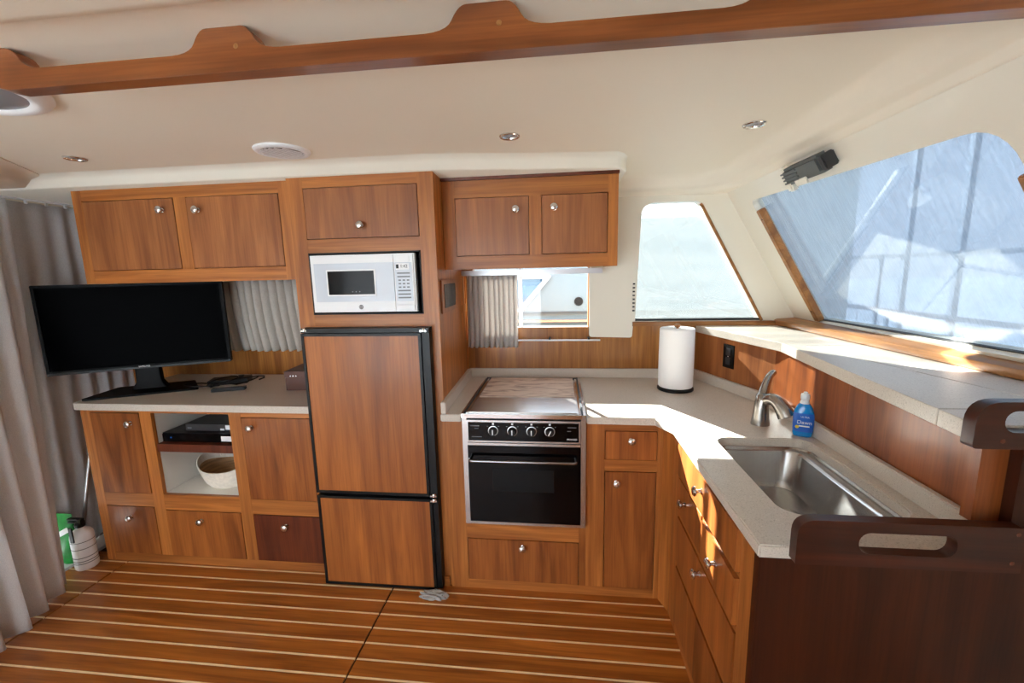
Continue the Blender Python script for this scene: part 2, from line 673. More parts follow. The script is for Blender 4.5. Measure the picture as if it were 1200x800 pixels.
def knob(parent, ax, F, u, z, s=1.22):
    bm = bmesh.new()
    prof = [(0.0, 0.0), (0.0085 * s, 0.0), (0.0085 * s, 0.002), (0.0055 * s, 0.004), (0.0048 * s, 0.012), (0.009 * s, 0.016), (0.0135 * s, 0.020), (0.0138 * s, 0.024), (0.011 * s, 0.028), (0.006 * s, 0.030), (0.0, 0.0305)]
    if ax == 'y':
        lathe(bm, prof, (u, F, z), (0, -1, 0), 20)
    else:
        lathe(bm, prof, (F, u, z), (-1, 0, 0), 20)
    return part('knob', bm, 'chrome', parent, True, label='round polished chrome knob')


def front(name, parent, ax, F, u0, u1, z0, z1, mat='cherry', kn=None, gap=0.003, proud=0.002, th=0.019):
    bm = face_box(ax, F, u0 + gap, u1 - gap, z0 + gap, z1 - gap, -proud, th, 0.0012)
    o = part(name, bm, mat, parent)
    if kn:
        knob(o, ax, F - proud, kn[0], kn[1])
    return o


def stile(parent, ax, F, u0, u1, z0, z1, mat=None, th=0.02):
    return part('stile', face_box(ax, F, u0, u1, z0, z1, 0, th, 0.0008), mat or 'cherry_z', parent)


def rail(parent, ax, F, u0, u1, z0, z1, mat=None, th=0.0195):
    return part('rail', face_box(ax, F, u0, u1, z0, z1, 0.0005, th, 0.0008), mat or ('cherry_x' if ax == 'y' else 'cherry_y'), parent)


# ------------------------------------------------------------------ structure: floor
YW = 2.45
ZC = 0.87
bm = bmesh.new()
box(bm, -2.75, 1.7, -1.75, 2.5, -0.05, -0.006)
floor = struct('floor', bm, 'dark_sub', 'varnished teak and holly striped cabin floor')
PITCH = 0.0745
secs = ((-2.555, -2.305), (-2.296, -0.804), (-0.796, 1.66))
for s, (x0, x1) in enumerate(secs):
    bm = bmesh.new()
    box(bm, -(x1 - x0) / 2, (x1 - x0) / 2, -0.0325, 0.0325, -0.006, 0.0)
    pm = bpy.data.meshes.new('plank')
    bm.to_mesh(pm)
    bm.free()
    pm.materials.append(M['plank'])
    bm = bmesh.new()
    box(bm, -(x1 - x0) / 2, (x1 - x0) / 2, -0.0042, 0.0042, -0.006, -0.0001)
    hm = bpy.data.meshes.new('holly_strip')
    bm.to_mesh(hm)
    bm.free()
    hm.materials.append(M['holly'])
    for k in range(46):
        yy = 1.821 - PITCH * k
        for nm, me, dy in (('plank', pm, PITCH / 2), ('holly_strip', hm, 0)):
            o = bpy.data.objects.new(nm, me)
            o.location = ((x0 + x1) / 2, yy + dy, 0)
            o.parent = floor
            COL.objects.link(o)

# ------------------------------------------------------------------ structure: back wall with windows
bm = bmesh.new()
outer = [(-2.9, -0.05), (1.42, -0.05), (1.42, 1.185), (0.17, 1.185), (0.17, 1.99), (-2.9, 1.99)]
holes = [list(reversed(rrect(-2.12, -1.2, 1.095, 1.46, 0.03))), list(reversed(rrect(-0.50, 0.157, 1.16, 1.50, 0.004)))]
prism(bm, outer, holes, FXZ, YW, YW + 0.05)
wall_back = struct('wall_back', bm, 'wall_wood', 'teak panelled side wall behind the galley counter')

# cream liner round the corner window
trap = round_poly([(0.414, 1.205), (1.074, 1.198), (0.735, 1.828), (0.437, 1.828)], [0.006, 0.01, 0.05, 0.075])
lin = round_poly([(0.163, 1.108), (0.400, 1.102), (0.405, 1.188), (1.50, 1.188), (1.50, 1.99), (0.163, 1.99)], [0.016, 0.016, 0.0, 0, 0, 0])
bm = bmesh.new()
prism(bm, lin, [list(reversed(trap))], FXZ, YW - 0.02, YW + 0.049)
part('liner_panel', bm, 'liner_gloss', wall_back, label='cream moulded liner round the corner window')

# window panes in the back wall
bm = bmesh.new()
prism(bm, trap, [], FXZ, YW + 0.030, YW + 0.035)
w1 = struct('window_1', bm, 'glass_tint', 'corner side window with slanted front edge')
bm = bmesh.new()
tube(bm, [(1.079, YW - 0.024, 1.195), (0.745, YW - 0.024, 1.800), (0.735, YW - 0.024, 1.812)], 0.008, 6)
part('window_trim', bm, 'sill', w1, label='thin oak strip along the slanted edge')
bm = bbox(0.415, 1.07, YW - 0.022, YW + 0.02, 1.196, 1.206, 0.001)
part('window_gasket', bm, 'black_matte', w1)
for k in range(8):
    part('screen_lug', bbox(0.398, 0.410, YW - 0.026, YW - 0.019, 1.25 + k * 0.021, 1.258 + k * 0.021, 0.001), 'black', w1)
bm = bbox(-0.50, 0.157, YW + 0.03, YW + 0.035, 1.16, 1.50, 0)
w2 = struct('window_2', bm, 'glass_tint', 'small sliding window under the galley wall cabinet')
bm = bmesh.new()
for x in (-0.237, -0.225):
    box(bm, x, x + 0.009, YW + 0.012, YW + 0.03, 1.16, 1.50)
box(bm, -0.5, 0.157, YW + 0.01, YW + 0.04, 1.158, 1.163)
part('window_frame', bm, 'white_plastic', w2)
bm = bbox(-2.12, -1.2, YW + 0.03, YW + 0.035, 1.095, 1.46, 0)
struct('window_3', bm, 'glass_dark', 'side window hidden behind the pleated curtain')

# oak sill strip under the corner window
bm = bbox(0.40, 1.30, YW - 0.035, YW + 0.0, 1.168, 1.192, 0.004)
struct('trim_1', bm, 'sill_x', 'oak sill strip under the corner window', True)

# ------------------------------------------------------------------ structure: windshield wall (raked)
KX = 0.58
WX = lambda z: 1.25 - KX * (z - 1.2)
NRM = Vector((1, 0, KX)).normalized()


def ws(u, v, a):      # u = Y, v = height z on the raked plane, a = outward offset
    return (WX(v) + NRM.x * a, u, v + NRM.z * a)


def wpanel(y0, y1):
    return round_poly([(y0, 1.222), (y1, 1.207), (y1 + 0.01, 1.79), (y0, 1.765)], [0.02, 0.02, 0.035, 0.09])


panels = [wpanel(1.062, 2.227), wpanel(-0.25, 0.94), wpanel(-1.5, -0.4)]
bm = bmesh.new()
prism(bm, [(-1.75, 1.16), (2.5, 1.16), (2.5, 1.93), (-1.75, 1.93)], [list(reversed(p)) for p in panels], ws, 0.0, 0.045)
wall_front = struct('wall_front', bm, 'liner_gloss', 'cream raked windshield surround')
bm = bbox(1.29, 1.34, -1.75, 2.5, -0.05, 1.2, 0)
part('lower_wall', bm, 'liner', wall_front)
for i, p in enumerate(panels):
    bm = bmesh.new()
    prism(bm, p, [], ws, 0.026, 0.031)
    w = struct('window_%d' % (i + 4), bm, 'glass', ['raked windshield pane above the sink ledge', 'centre raked windshield pane', 'starboard raked windshield pane'][i])
    y0, y1 = ((1.062, 2.227), (-0.25, 0.94), (-1.5, -0.4))[i]
    for ye, zb, zt in ((y1 - 0.014, 1.212, 1.742), (y0 + 0.010, 1.228, 1.66)):
        bm = bmesh.new()
        hw = 0.017 if ye > y0 + 0.5 else 0.010
        prism(bm, [(ye - hw, zb), (ye + hw, zb), (ye + hw, zt), (ye - hw, zt)], [], ws, -0.006, 0.0245)
        bev(bm, 0.003)
        t = part('window_trim', bm, 'sill', w, True, label='oak trim strip with screws')
        for zz in (zb + 0.05, zt - 0.04):
            bm = bmesh.new()
            c = Vector(ws(ye, zz, -0.006))
            lathe(bm, [(0, 0.0015), (0.004, 0.001), (0.0045, 0)], c, -NRM, 10)
            part('screw', bm, 'black', t)
    bm = bmesh.new()
    prism(bm, [(y0 + 0.01, 1.221), (y1 - 0.01, 1.206), (y1 - 0.01, 1.211), (y0 + 0.01, 1.226)], [], ws, 0.018, 0.0255)
    part('window_gasket', bm, 'dark_grey', w)

# oak sill along the windshield foot
bm = bmesh.new()
rings = []
for yy in (2.44, 1.9, 1.2, 0.4, -1.6):
    xx = 1.145 + 0.06 * min(1, max(0, (2.44 - yy) / 1.2))
    rings.append([(xx, yy, 1.170), (xx - 0.004, yy, 1.176), (xx, yy, 1.196), (xx + 0.012, yy, 1.202), (1.262, yy, 1.208), (1.28, yy, 1.17)])
loft(bm, rings)
struct('trim_2', bm, 'sill', 'long oak sill along the foot of the windshield', 50)

# ------------------------------------------------------------------ structure: ceiling
ZT = 1.95
bm = bmesh.new()
box(bm, -2.95, 0.70, -1.75, 2.5, ZT, ZT + 0.05)
ceiling = struct('ceiling', bm, 'liner', 'cream moulded headliner of the cabin')
# step in the headliner just behind the handrail
bm = bmesh.new()
prism(bm, [(0.718, ZT + 0.001), (0.733, ZT - 0.012), (0.718, ZT - 0.026), (0.698, ZT - 0.03), (-1.6, ZT - 0.03), (-1.6, ZT + 0.001)], [], FYZ, -2.9, 0.70)
part('lower_headliner', bm, 'liner', ceiling, 50, label='lower panel of the headliner aft of the handrail')
# cove to the windshield and the corner
path = []
R0 = 0.26
for x in (0.272, 0.30, 0.33):
    path.append((Vector((x, YW - 0.015)), Vector((0, -1))))
for k in range(9):
    a = k / 8 * pi / 2
    c = Vector((0.868 - R0, YW - 0.015 - R0))
    path.append((c + Vector((sin(a), cos(a))) * R0, -Vector((sin(a), cos(a)))))
for yy in (1.9, 1.6, 1.2, 0.6, 0.0, -1.75):
    path.append((Vector((0.868 + 0.0, yy)), Vector((-1, 0))))
prof = [(-0.16, 1.985), (-0.16, 1.862), (0.0, 1.860), (0.012, 1.866), (0.022, 1.879), (0.03, 1.884), (0.055, 1.888), (0.075, 1.902), (0.085, 1.922), (0.10, 1.937), (0.13, 1.946), (0.19, 1.9495), (0.26, 1.951), (0.26, 1.985)]
bm = bmesh.new()
rings = []
for i, (q, n) in enumerate(path):
    wide = 0.0 if i < 9 else 1.0
    rings.append([(q.x + n.x * o_ * 0.93, q.y + n.y * o_ * 0.93, z) for o_, z in prof])
loft(bm, rings)
part('cove', bm, 'liner', ceiling, 55, label='stepped cove above the windshield')
# white band above the wall cabinets
bm = bmesh.new()
rings = []
for x, yf in ((-2.70, 1.775), (-1.6, 1.785), (-0.53, 1.797), (-0.1, 1.87), (0.235, 1.915), (0.262, 1.945), (0.285, 2.0), (0.285, 2.44)):
    rings.append([(x, yf, 1.897), (x + (0.0 if x < 0.2 else 0.004), yf - 0.008, 1.903), (x, yf - 0.020, 1.928), (x, yf - 0.036, 1.943), (x, yf - 0.06, 1.951), (x, 2.46, 1.951), (x, 2.46, 1.897)])
loft(bm, rings)
trim3 = struct('trim_3', bm, 'liner_gloss', 'cream moulded band between wall cabinets and headliner', 50)
# slanted soffit over the curtain track
bm = bmesh.new()
sof = [(-2.36, 1.86), (-2.10, 1.49), (-1.35, 0.42), (-2.95, 0.42), (-2.95, 1.86)]
a = [Vector(q) for q in sof]
rings = [[(q.x, q.y, ZT + 0.001) for q in a], [(q.x, q.y, ZT - 0.004) for q in a]]
nrm = Vector((-0.82, -0.57))
rings.append([(q.x + nrm.x * 0.05 * (1 if i < 3 else 0), q.y + nrm.y * 0.05 * (1 if i < 3 else 0), ZT - 0.016) for i, q in enumerate(a)])
rings.append([(q.x + nrm.x * 0.09 * (1 if i < 3 else 0), q.y + nrm.y * 0.09 * (1 if i < 3 else 0), ZT - 0.045) for i, q in enumerate(a)])
loft(bm, rings)
part('soffit', bm, 'liner', ceiling, 40, label='dropped soffit over the curtain track')

# unseen sides of the cabin (behind and left of the camera); starboard door opening made wide for daylight
bm = bmesh.new()
prism(bm, [(-2.9, -0.05), (1.42, -0.05), (1.42, 1.99), (-2.9, 1.99)], [list(reversed(rrect(-2.75, -0.3, 0.10, 1.88, 0.05)))], FXZ, -1.75, -1.70)
wall_camera = struct('wall_starboard', bm, 'wall_wood', 'starboard cabin wall with door opening widened for daylight')
bm = bbox(-2.75, -0.3, -1.73, -1.725, 0.10, 1.88, 0)
struct('door_1', bm, 'glass', 'unseen glazed starboard door added to let daylight in')
bm = bbox(-2.95, -2.90, -1.75, 2.5, -0.05, 1.99, 0)
struct('wall_aft', bm, 'liner', 'aft bulkhead behind the grey curtain')
bm = bbox(-2.68, -2.56, -1.6, 2.44, -0.006, 0.012, 0.004)
struct('trim_4', bm, 'white_plastic', 'white threshold of the aft door')

# ------------------------------------------------------------------ left base cabinet
F = 1.835
c = thing('base_cabinet', 'cherry base cabinet with open media niche under the television', 'cabinet', (-1.80, 2.1, 0))
bm = bmesh.new()
box(bm, -2.43, -2.412, F + 0.02, YW - 0.006, 0.0, 0.838)
box(bm, -1.188, -1.172, F + 0.02, YW - 0.006, 0.0, 0.838)
box(bm, -2.412, -1.188, YW - 0.02, YW - 0.006, 0.0, 0.838)
box(bm, -2.412, -1.188, F + 0.02, YW - 0.02, 0.02, 0.038)
part('carcass', bm, 'cherry', c)
bm = bmesh.new()
box(bm, -2.05, -2.036, F + 0.02, 2.28, 0.375, 0.836)
box(bm, -1.606, -1.592, F + 0.02, 2.28, 0.375, 0.836)
box(bm, -2.05, -1.592, 2.28, 2.29, 0.375, 0.836)
box(bm, -2.036, -1.606, F + 0.02, 2.28, 0.375, 0.390)
box(bm, -2.036, -1.606, F + 0.02, 2.28, 0.826, 0.836)
part('niche_lining', bm, 'white', c, label='white lining of the open niche')
sh = part('shelf', bbox(-2.03, -1.612, F + 0.004, 2.26, 0.622, 0.662, 0.003), 'red', c, label='red-brown niche shelf')
for u0, u1, z0, z1 in ((-2.43, -2.378, 0, 0.838), (-2.098, -2.035, 0.045, 0.838), (-1.612, -1.548, 0.045, 0.838), (-1.19, -1.172, 0.045, 0.838)):
    stile(c, 'y', F, u0, u1, z0, z1)
rail(c, 'y', F, -2.378, -1.172, 0.826, 0.838)
rail(c, 'y', F, -2.378, -2.098, 0.826, 0.8265)
rail(c, 'y', F, -2.378, -1.172, 0.0, 0.044)
rail(c, 'y', F, -2.378, -2.098, 0.318, 0.390)
rail(c, 'y', F, -2.035, -1.612, 0.306, 0.390)
rail(c, 'y', F, -1.548, -1.19, 0.302, 0.382)
rail(c, 'y', F, -1.548, -1.19, 0.812, 0.826)
front('door', c, 'y', F, -2.378, -2.098, 0.390, 0.826, kn=(-2.150, 0.772))
front('door', c, 'y', F, -1.548, -1.19, 0.382, 0.812, kn=(-1.495, 0.762))
front('drawer', c, 'y', F, -2.378, -2.098, 0.044, 0.318, kn=(-2.237, 0.258))
front('drawer', c, 'y', F, -2.035, -1.612, 0.044, 0.306, kn=(-1.835, 0.254))
d = front('drawer', c, 'y', F, -1.548, -1.19, 0.044, 0.302, 'red', kn=(-1.371, 0.246))
d['label'] = 'darker red-brown drawer front'

# worktop on it
bm = bmesh.new()
prism(bm, round_poly([(-2.462, 1.816), (-1.172, 1.816), (-1.172, YW - 0.002), (-2.462, YW - 0.002)], [0.04, 0, 0, 0]), [], FXY, 0.842, 0.876)
bev(bm, 0.004)
solo('worktop', bm, 'counter', 'speckled beige worktop carrying the television', 'worktop', (-1.85, 2.1, 0.84), smooth=35)

# ------------------------------------------------------------------ upper left cabinet
F = 1.84
c = thing('wall_cabinet', 'cherry two-door wall cabinet above the television', 'cabinet', (-1.72, 2.1, 1.468))
bm = bmesh.new()
box(bm, -2.265, -2.25, F + 0.02, YW - 0.004, 1.468, 1.905)
box(bm, -1.185, -1.170, F + 0.02, YW - 0.004, 1.468, 1.905)
box(bm, -2.25, -1.185, F + 0.02, YW - 0.004, 1.468, 1.484)
box(bm, -2.25, -1.185, YW - 0.02, YW - 0.004, 1.484, 1.905)
part('carcass', bm, 'cherry_y', c)
stile(c, 'y', F, -2.265, -2.217, 1.468, 1.908)
stile(c, 'y', F, -1.746, -1.685, 1.528, 1.848)
stile(c, 'y', F, -1.233, -1.170, 1.468, 1.908)
rail(c, 'y', F, -2.217, -1.233, 1.468, 1.528)
rail(c, 'y', F, -2.217, -1.233, 1.848, 1.908)
front('door', c, 'y', F, -2.217, -1.746, 1.528, 1.848, 'upper', kn=(-1.806, 1.794))
front('door', c, 'y', F, -1.685, -1.233, 1.528, 1.848, 'upper', kn=(-1.627, 1.788))

# ------------------------------------------------------------------ refrigerator column
F = 1.80
c = thing('tall_cabinet', 'tall cherry cabinet housing the refrigerator and microwave', 'cabinet', (-0.84, 2.1, 0))
bm = bmesh.new()
box(bm, -1.166, -1.15, F + 0.02, YW - 0.004, 0, 1.897)
box(bm, -1.15, -0.54, YW - 0.02, YW - 0.004, 0, 1.897)
box(bm, -1.15, -0.54, F + 0.02, YW - 0.02, 1.262, 1.305)
box(bm, -1.15, -0.54, F + 0.02, YW - 0.02, 1.582, 1.63)
part('carcass', bm, 'cherry_z', c)
bm = bmesh.new()
prism(bm, [(-0.545, F + 0.02), (-0.522, F + 0.02), (-0.546, YW - 0.004), (-0.568, YW - 0.004)], [], FXY, 0, 1.897)
part('side_panel', bm, 'cherry_z', c, label='plain cherry side panel')
stile(c, 'y', F, -1.166, -1.094, 0, 1.897)
stile(c, 'y', F, -0.588, -0.520, 0, 1.897)
rail(c, 'y', F, -1.094, -0.588, 1.853, 1.897)
rail(c, 'y', F, -1.094, -0.588, 1.580, 1.638)
rail(c, 'y', F, -1.094, -0.588, 1.255, 1.310)
front('door', c, 'y', F, -1.094, -0.588, 1.638, 1.853, 'upper', kn=(-0.841, 1.690))
bm = bmesh.new()
for u0, u1, z0, z1 in ((-1.094, -1.088, 1.31, 1.58), (-0.594, -0.588, 1.31, 1.58), (-1.094, -0.588, 1.31, 1.315), (-1.094, -0.588, 1.574, 1.58)):
    box(bm, u0, u1, F - 0.003, F + 0.32, z0, z1)
box(bm, -1.094, -0.588, F + 0.32, F + 0.325, 1.31, 1.58)
part('niche_lining', bm, 'black_matte', c, label='black edging of the microwave niche')
# monitor panel on the column's side
sp = lambda yy: -0.522 - 0.0381 * (yy - 1.82)
for nm, y0, y1, z0, z1, off, mt in (('panel_frame', 1.842, 2.150, 1.303, 1.452, 0.008, 'upper'), ('panel_glass', 1.885, 2.120, 1.325, 1.433, 0.011, 'black_gloss')):
    bm = bmesh.new()
    prism(bm, [(sp(y0), y0), (sp(y1), y1), (sp(y1) + off, y1), (sp(y0) + off, y0)], [], FXY, z0, z1)
    bev(bm, 0.002)
    part(nm, bm, mt, c, label='small dark monitor panel in a wood frame' if nm == 'panel_glass' else None)

# refrigerator
f = thing('refrigerator', 'built-in two-door refrigerator with wood panels and black frame', 'refrigerator', (-0.845, 2.05, 0.004))
part('body', bbox(-1.085, -0.598, F + 0.0, 2.38, 0.004, 1.25, 0.004), 'black', f)
part('flange', bbox(-1.137, -0.556, 1.782, 1.799, 0.006, 1.255, 0.002), 'black', f)


def fridge_door(x0, x1, z0, z1, y0=1.748, y1=1.780, fr=0.012):
    bm = bmesh.new()
    prism(bm, [(x0, z0), (x1, z0), (x1, z1), (x0, z1)], [[(x0 + fr, z0 + fr), (x0 + fr, z1 - fr), (x1 - fr, z1 - fr), (x1 - fr, z0 + fr)]], FXZ, y0, y1)
    d = part('door', bm, 'black', f, label='black-framed refrigerator door')
    part('door_panel', bbox(x0 + fr, x1 - fr, y0 + 0.004, y1 - 0.002, z0 + fr, z1 - fr, 0), 'fridge_wood', d, label='cherry veneer door panel')
    return d


fridge_door(-1.136, -0.592, 0.482, 1.232)
fridge_door(-1.136, -0.583, 0.008, 0.468)
part('hinge_post', bbox(-0.590, -0.557, 1.758, 1.781, 0.47, 1.232, 0.002), 'black', f)
part('hinge_post', bbox(-0.581, -0.557, 1.758, 1.781, 0.01, 0.466, 0.002), 'black', f)
part('top_strip', bbox(-1.136, -0.557, 1.752, 1.781, 1.235, 1.254, 0.002), 'black', f)
for x, z in ((-1.118, 1.246), (-0.578, 1.242), (-0.572, 0.487), (-0.572, 0.462)):
    bm = bmesh.new()
    lathe(bm, [(0, -0.004), (0.008, -0.004), (0.008, 0.008), (0.006, 0.011), (0, 0.011)], (x, 1.748, z), (0, 0, 1), 12)
    box(bm, x - 0.016, x + 0.012, 1.744, 1.752, z - 0.004, z + 0.003)
    part('hinge', bm, 'chrome', f, 40, label='small chrome hinge')
part('kick_block', bbox(-0.588, -0.53, 1.80 - 0.012, 1.80 - 0.001, 0.0, 0.05, 0.002), 'cherry_x', c)

# ------------------------------------------------------------------ microwave
m = thing('microwave', 'white countertop microwave built in above the refrigerator', 'microwave', (-0.84, 1.95, 1.318))
X0, X1, Z0, Z1 = -1.081, -0.612, 1.322, 1.569
part('body', bbox(X0 + 0.004, X1 + 0.004, 1.80, 2.10, Z0 + 0.001, Z1 - 0.002, 0.004), 'dark_grey', m)
part('bezel', bbox(X0, X1, 1.786, 1.805, Z0, Z1, 0.007, 3), 'white_plastic', m, True)
dr = part('door', bbox(X0 + 0.004, -0.706, 1.781, 1.787, Z0 + 0.004, Z1 - 0.004, 0.003), 'white_plastic', m)
pf = part('door_fascia', bbox(X0 + 0.018, -0.704, 1.7785, 1.7815, Z0 + 0.046, Z1 - 0.036, 0.001), 'mw_panel', dr)
part('door_window', bbox(-1.002, -0.792, 1.7765, 1.779, Z0 + 0.077, Z1 - 0.069, 0.0005), 'mw_glass', dr, label='dark microwave window')
bm = bmesh.new()
prism(bm, rrect(-1.008, -0.786, Z0 + 0.071, Z1 - 0.063, 0.003), [list(reversed(rrect(-1.002, -0.792, Z0 + 0.077, Z1 - 0.069, 0.001)))], FXZ, 1.776, 1.779)
part('window_border', bm, 'white_plastic', dr)
for k in range(3):
    part('lamp_dot', bbox(-0.895 + k * 0.016, -0.891 + k * 0.016, 1.776, 1.7768, Z0 + 0.087, Z0 + 0.091, 0), 'grey_print', dr)
cp = part('control_panel', bbox(-0.702, X1 - 0.006, 1.7805, 1.7865, Z0 + 0.032, Z1 - 0.004, 0.002), 'white_plastic', m)
part('keypad', bbox(-0.698, X1 - 0.012, 1.7795, 1.781, Z0 + 0.045, Z1 - 0.038, 0.001), 'mw_panel', cp)
part('open_button', bbox(-0.700, X1 - 0.008, 1.7795, 1.787, Z0 + 0.004, Z0 + 0.029, 0.002), 'white_plastic', m)
part('display', bbox(-0.694, -0.636, 1.7785, 1.7797, Z1 - 0.068, Z1 - 0.041, 0), 'print', cp)
part('display_block', bbox(-0.692, -0.681, 1.7778, 1.7787, Z1 - 0.063, Z1 - 0.046, 0), 'black', cp)
lettering('clock_digits', '1:42', 0.019, 'black', cp, (-0.658, 1.7783, Z1 - 0.0545))
part('badge', bbox(-0.690, -0.634, 1.7787, 1.781, Z1 - 0.036, Z1 - 0.010, 0.001), 'print', cp)
for r in range(8):
    for k in range(3):
        zz = Z1 - 0.083 - r * 0.0148
        wv = 0.0055 if 2 <= r <= 4 else 0.0095
        xx = -0.680 + k * 0.0185
        part('button', bbox(xx - wv, xx + wv, 1.7785, 1.7797, zz - 0.0030, zz + 0.0030, 0), 'grey_print', cp)
bm = bmesh.new()
lathe(bm, [(0, 0.0012), (0.0092, 0.0012), (0.0098, 0)], (-0.862, 1.781, Z0 + 0.022), (0, -1, 0), 24)
lg = part('logo', bm, 'dark_grey', dr, label='round dark maker monogram')
bm = bmesh.new()
lathe(bm, [(0.0068, 0.0), (0.0068, 0.0006), (0.0076, 0.0006), (0.0076, 0.0)], (-0.862, 1.7798, Z0 + 0.022), (0, -1, 0), 24)
part('logo_ring', bm, 'print', lg)
lettering('logo_letters', 'GE', 0.0095, 'print', lg, (-0.862, 1.7795, Z0 + 0.022), shear=0.3)

# ------------------------------------------------------------------ galley cabinet under the stove
F = 1.79
c = thing('galley_cabinet', 'cherry galley base cabinet around the stove', 'cabinet', (0.0, 2.1, 0))
bm = bmesh.new()
box(bm, -0.518, -0.50, F + 0.02, YW - 0.006, 0, 0.835)
box(bm, 0.112, 0.125, F + 0.02, YW - 0.006, 0, 0.835)
box(bm, -0.50, 0.46, YW - 0.02, YW - 0.006, 0, 0.835)
box(bm, -0.50, 0.46, F + 0.02, YW - 0.02, 0.02, 0.035)
box(bm, -0.50, 0.112, F + 0.02, YW - 0.02, 0.30, 0.318)
part('carcass', bm, 'cherry', c)
stile(c, 'y', F, -0.519, -0.436, 0, 0.838)
stile(c, 'y', F, 0.110, 0.190, 0.045, 0.838)
stile(c, 'y', F, 0.080, 0.110, 0.045, 0.352)
stile(c, 'y', F, 0.412, 0.434, 0, 0.838)
rail(c, 'y', F, -0.436, 0.412, 0.0, 0.045)
rail(c, 'y', F, -0.436, 0.080, 0.260, 0.350)
rail(c, 'y', F, 0.190, 0.412, 0.797, 0.838)
rail(c, 'y', F, 0.190, 0.412, 0.612, 0.664)
front('drawer', c, 'y', F, -0.436, 0.080, 0.045, 0.260, kn=(-0.176, 0.226))
front('drawer', c, 'y', F, 0.190, 0.412, 0.664, 0.797, 'red' if False else 'cherry', kn=(0.302, 0.756))
front('door', c, 'y', F, 0.190, 0.412, 0.045, 0.612, kn=(0.242, 0.560))
bm = bmesh.new()
prism(bm, [(0.434, F + 0.001), (0.462, F - 0.075), (0.478, F - 0.075), (0.478, F + 0.02), (0.434, F + 0.02)], [], FXY, 0, 0.838)
part('corner_post', bm, 'cherry_z', c, label='angled corner post')

# ------------------------------------------------------------------ stove
s = thing('stove', 'stainless four-knob galley stove with black oven door', 'stove', (-0.165, 2.05, 0.34))
SX0, SX1 = -0.430, 0.107
part('body', bbox(SX0 + 0.012, SX1 - 0.012, 1.795, 2.34, 0.355, 0.850, 0.002), 'dark_grey', s)
tp = part('hob_top', bbox(SX0, SX1, 1.742, 2.372, 0.862, 0.880, 0.003), 'steel', s, True, label='brushed steel hob cover')
part('side_rim', bbox(SX0 + 0.012, SX0 + 0.020, 1.75, 2.365, 0.880, 0.886, 0.001), 'dark_grey', tp)
part('side_rim', bbox(SX1 - 0.020, SX1 - 0.012, 1.75, 2.365, 0.880, 0.886, 0.001), 'dark_grey', tp)
part('side_rim', bbox(SX0 + 0.020, SX1 - 0.020, 2.352, 2.362, 0.880, 0.886, 0.001), 'dark_grey', tp)
part('side_bar', bbox(SX0 + 0.022, SX0 + 0.030, 1.752, 2.35, 0.880, 0.884, 0.001), 'chrome', tp)
part('side_bar', bbox(SX1 - 0.030, SX1 - 0.022, 1.752, 2.35, 0.880, 0.884, 0.001), 'chrome', tp)
part('hob_board', bbox(SX0 + 0.040, SX1 - 0.040, 1.975, 2.345, 0.880, 0.889, 0.002), 'marble', tp, label='marbled brown and cream board')
part('hob_plate', bbox(SX0 + 0.034, SX1 - 0.034, 1.752, 1.972, 0.880, 0.886, 0.003), 'steel', tp, True)
part('front_lip', bbox(SX0 + 0.012, SX1 - 0.014, 1.738, 1.752, 0.862, 0.879, 0.003), 'chrome', tp, True)
part('side_frame', bbox(SX0, SX0 + 0.021, 1.757, 1.79, 0.354, 0.862, 0.002), 'steel', s)
part('side_frame', bbox(SX1 - 0.021, SX1, 1.757, 1.79, 0.354, 0.862, 0.002), 'steel', s)
part('bottom_frame', bbox(SX0 + 0.021, SX1 - 0.021, 1.757, 1.79, 0.354, 0.368, 0.002), 'steel', s)
bm = bmesh.new()
a0, a1, b0, b1 = SX0 + 0.023, SX1 - 0.023, 0.752, 0.852
prism(bm, [(a0, b0), (a1, b0), (a1, b1), (a0, b1)], [[(a0 + 0.007, b0 + 0.007), (a0 + 0.007, b1 - 0.009), (a1 - 0.007, b1 - 0.009), (a1 - 0.007, b0 + 0.007)]], FXZ, 1.742, 1.79)
cpn = part('control_panel', bm, 'steel', s, label='black control strip in a steel border')
part('control_face', bbox(a0 + 0.007, a1 - 0.007, 1.748, 1.79, b0 + 0.007, b1 - 0.009, 0), 'black_gloss', cpn)
for i, kx in enumerate((-0.291, -0.207, -0.124, -0.046)):
    bm = bmesh.new()
    lathe(bm, [(0.0, 0.020), (0.013, 0.020), (0.0165, 0.017), (0.019, 0.006), (0.0195, 0)], (kx, 1.748, 0.802), (0, -1, 0), 24)
    kb = part('knob', bm, 'black', s, 40, label='black burner knob')
    bm = bmesh.new()
    lathe(bm, [(0.0195, 0.0), (0.0195, 0.002), (0.0222, 0.0015), (0.0222, 0.0)], (kx, 1.748, 0.802), (0, -1, 0), 24)
    part('knob_ring', bm, 'alu', kb)
    bm = bmesh.new()
    box(bm, -0.0022, 0.0022, -0.0012, 0.0, -0.011, 0.011)
    ang = radians((0, 0, 0, 28)[i])
    bmesh.ops.rotate(bm, verts=bm.verts, cent=(0, 0, 0), matrix=Matrix.Rotation(ang, 3, 'Y'))
    bmesh.ops.translate(bm, verts=bm.verts, vec=(kx, 1.7278, 0.802))
    part('pointer', bm, 'print', kb)
    part('burner_mark', bbox(kx - 0.004, kx + 0.004, 1.7472, 1.7482, 0.830, 0.837, 0), 'print', cpn)
    for dx in (-0.024, 0.024):
        part('scale_mark', bbox(kx + dx - 0.003, kx + dx + 0.003, 1.7472, 1.7482, 0.8215, 0.8235, 0), 'grey_print', cpn)
lettering('maker_name', 'PRINCESS', 0.010, 'print', cpn, (0.048, 1.7476, 0.769))
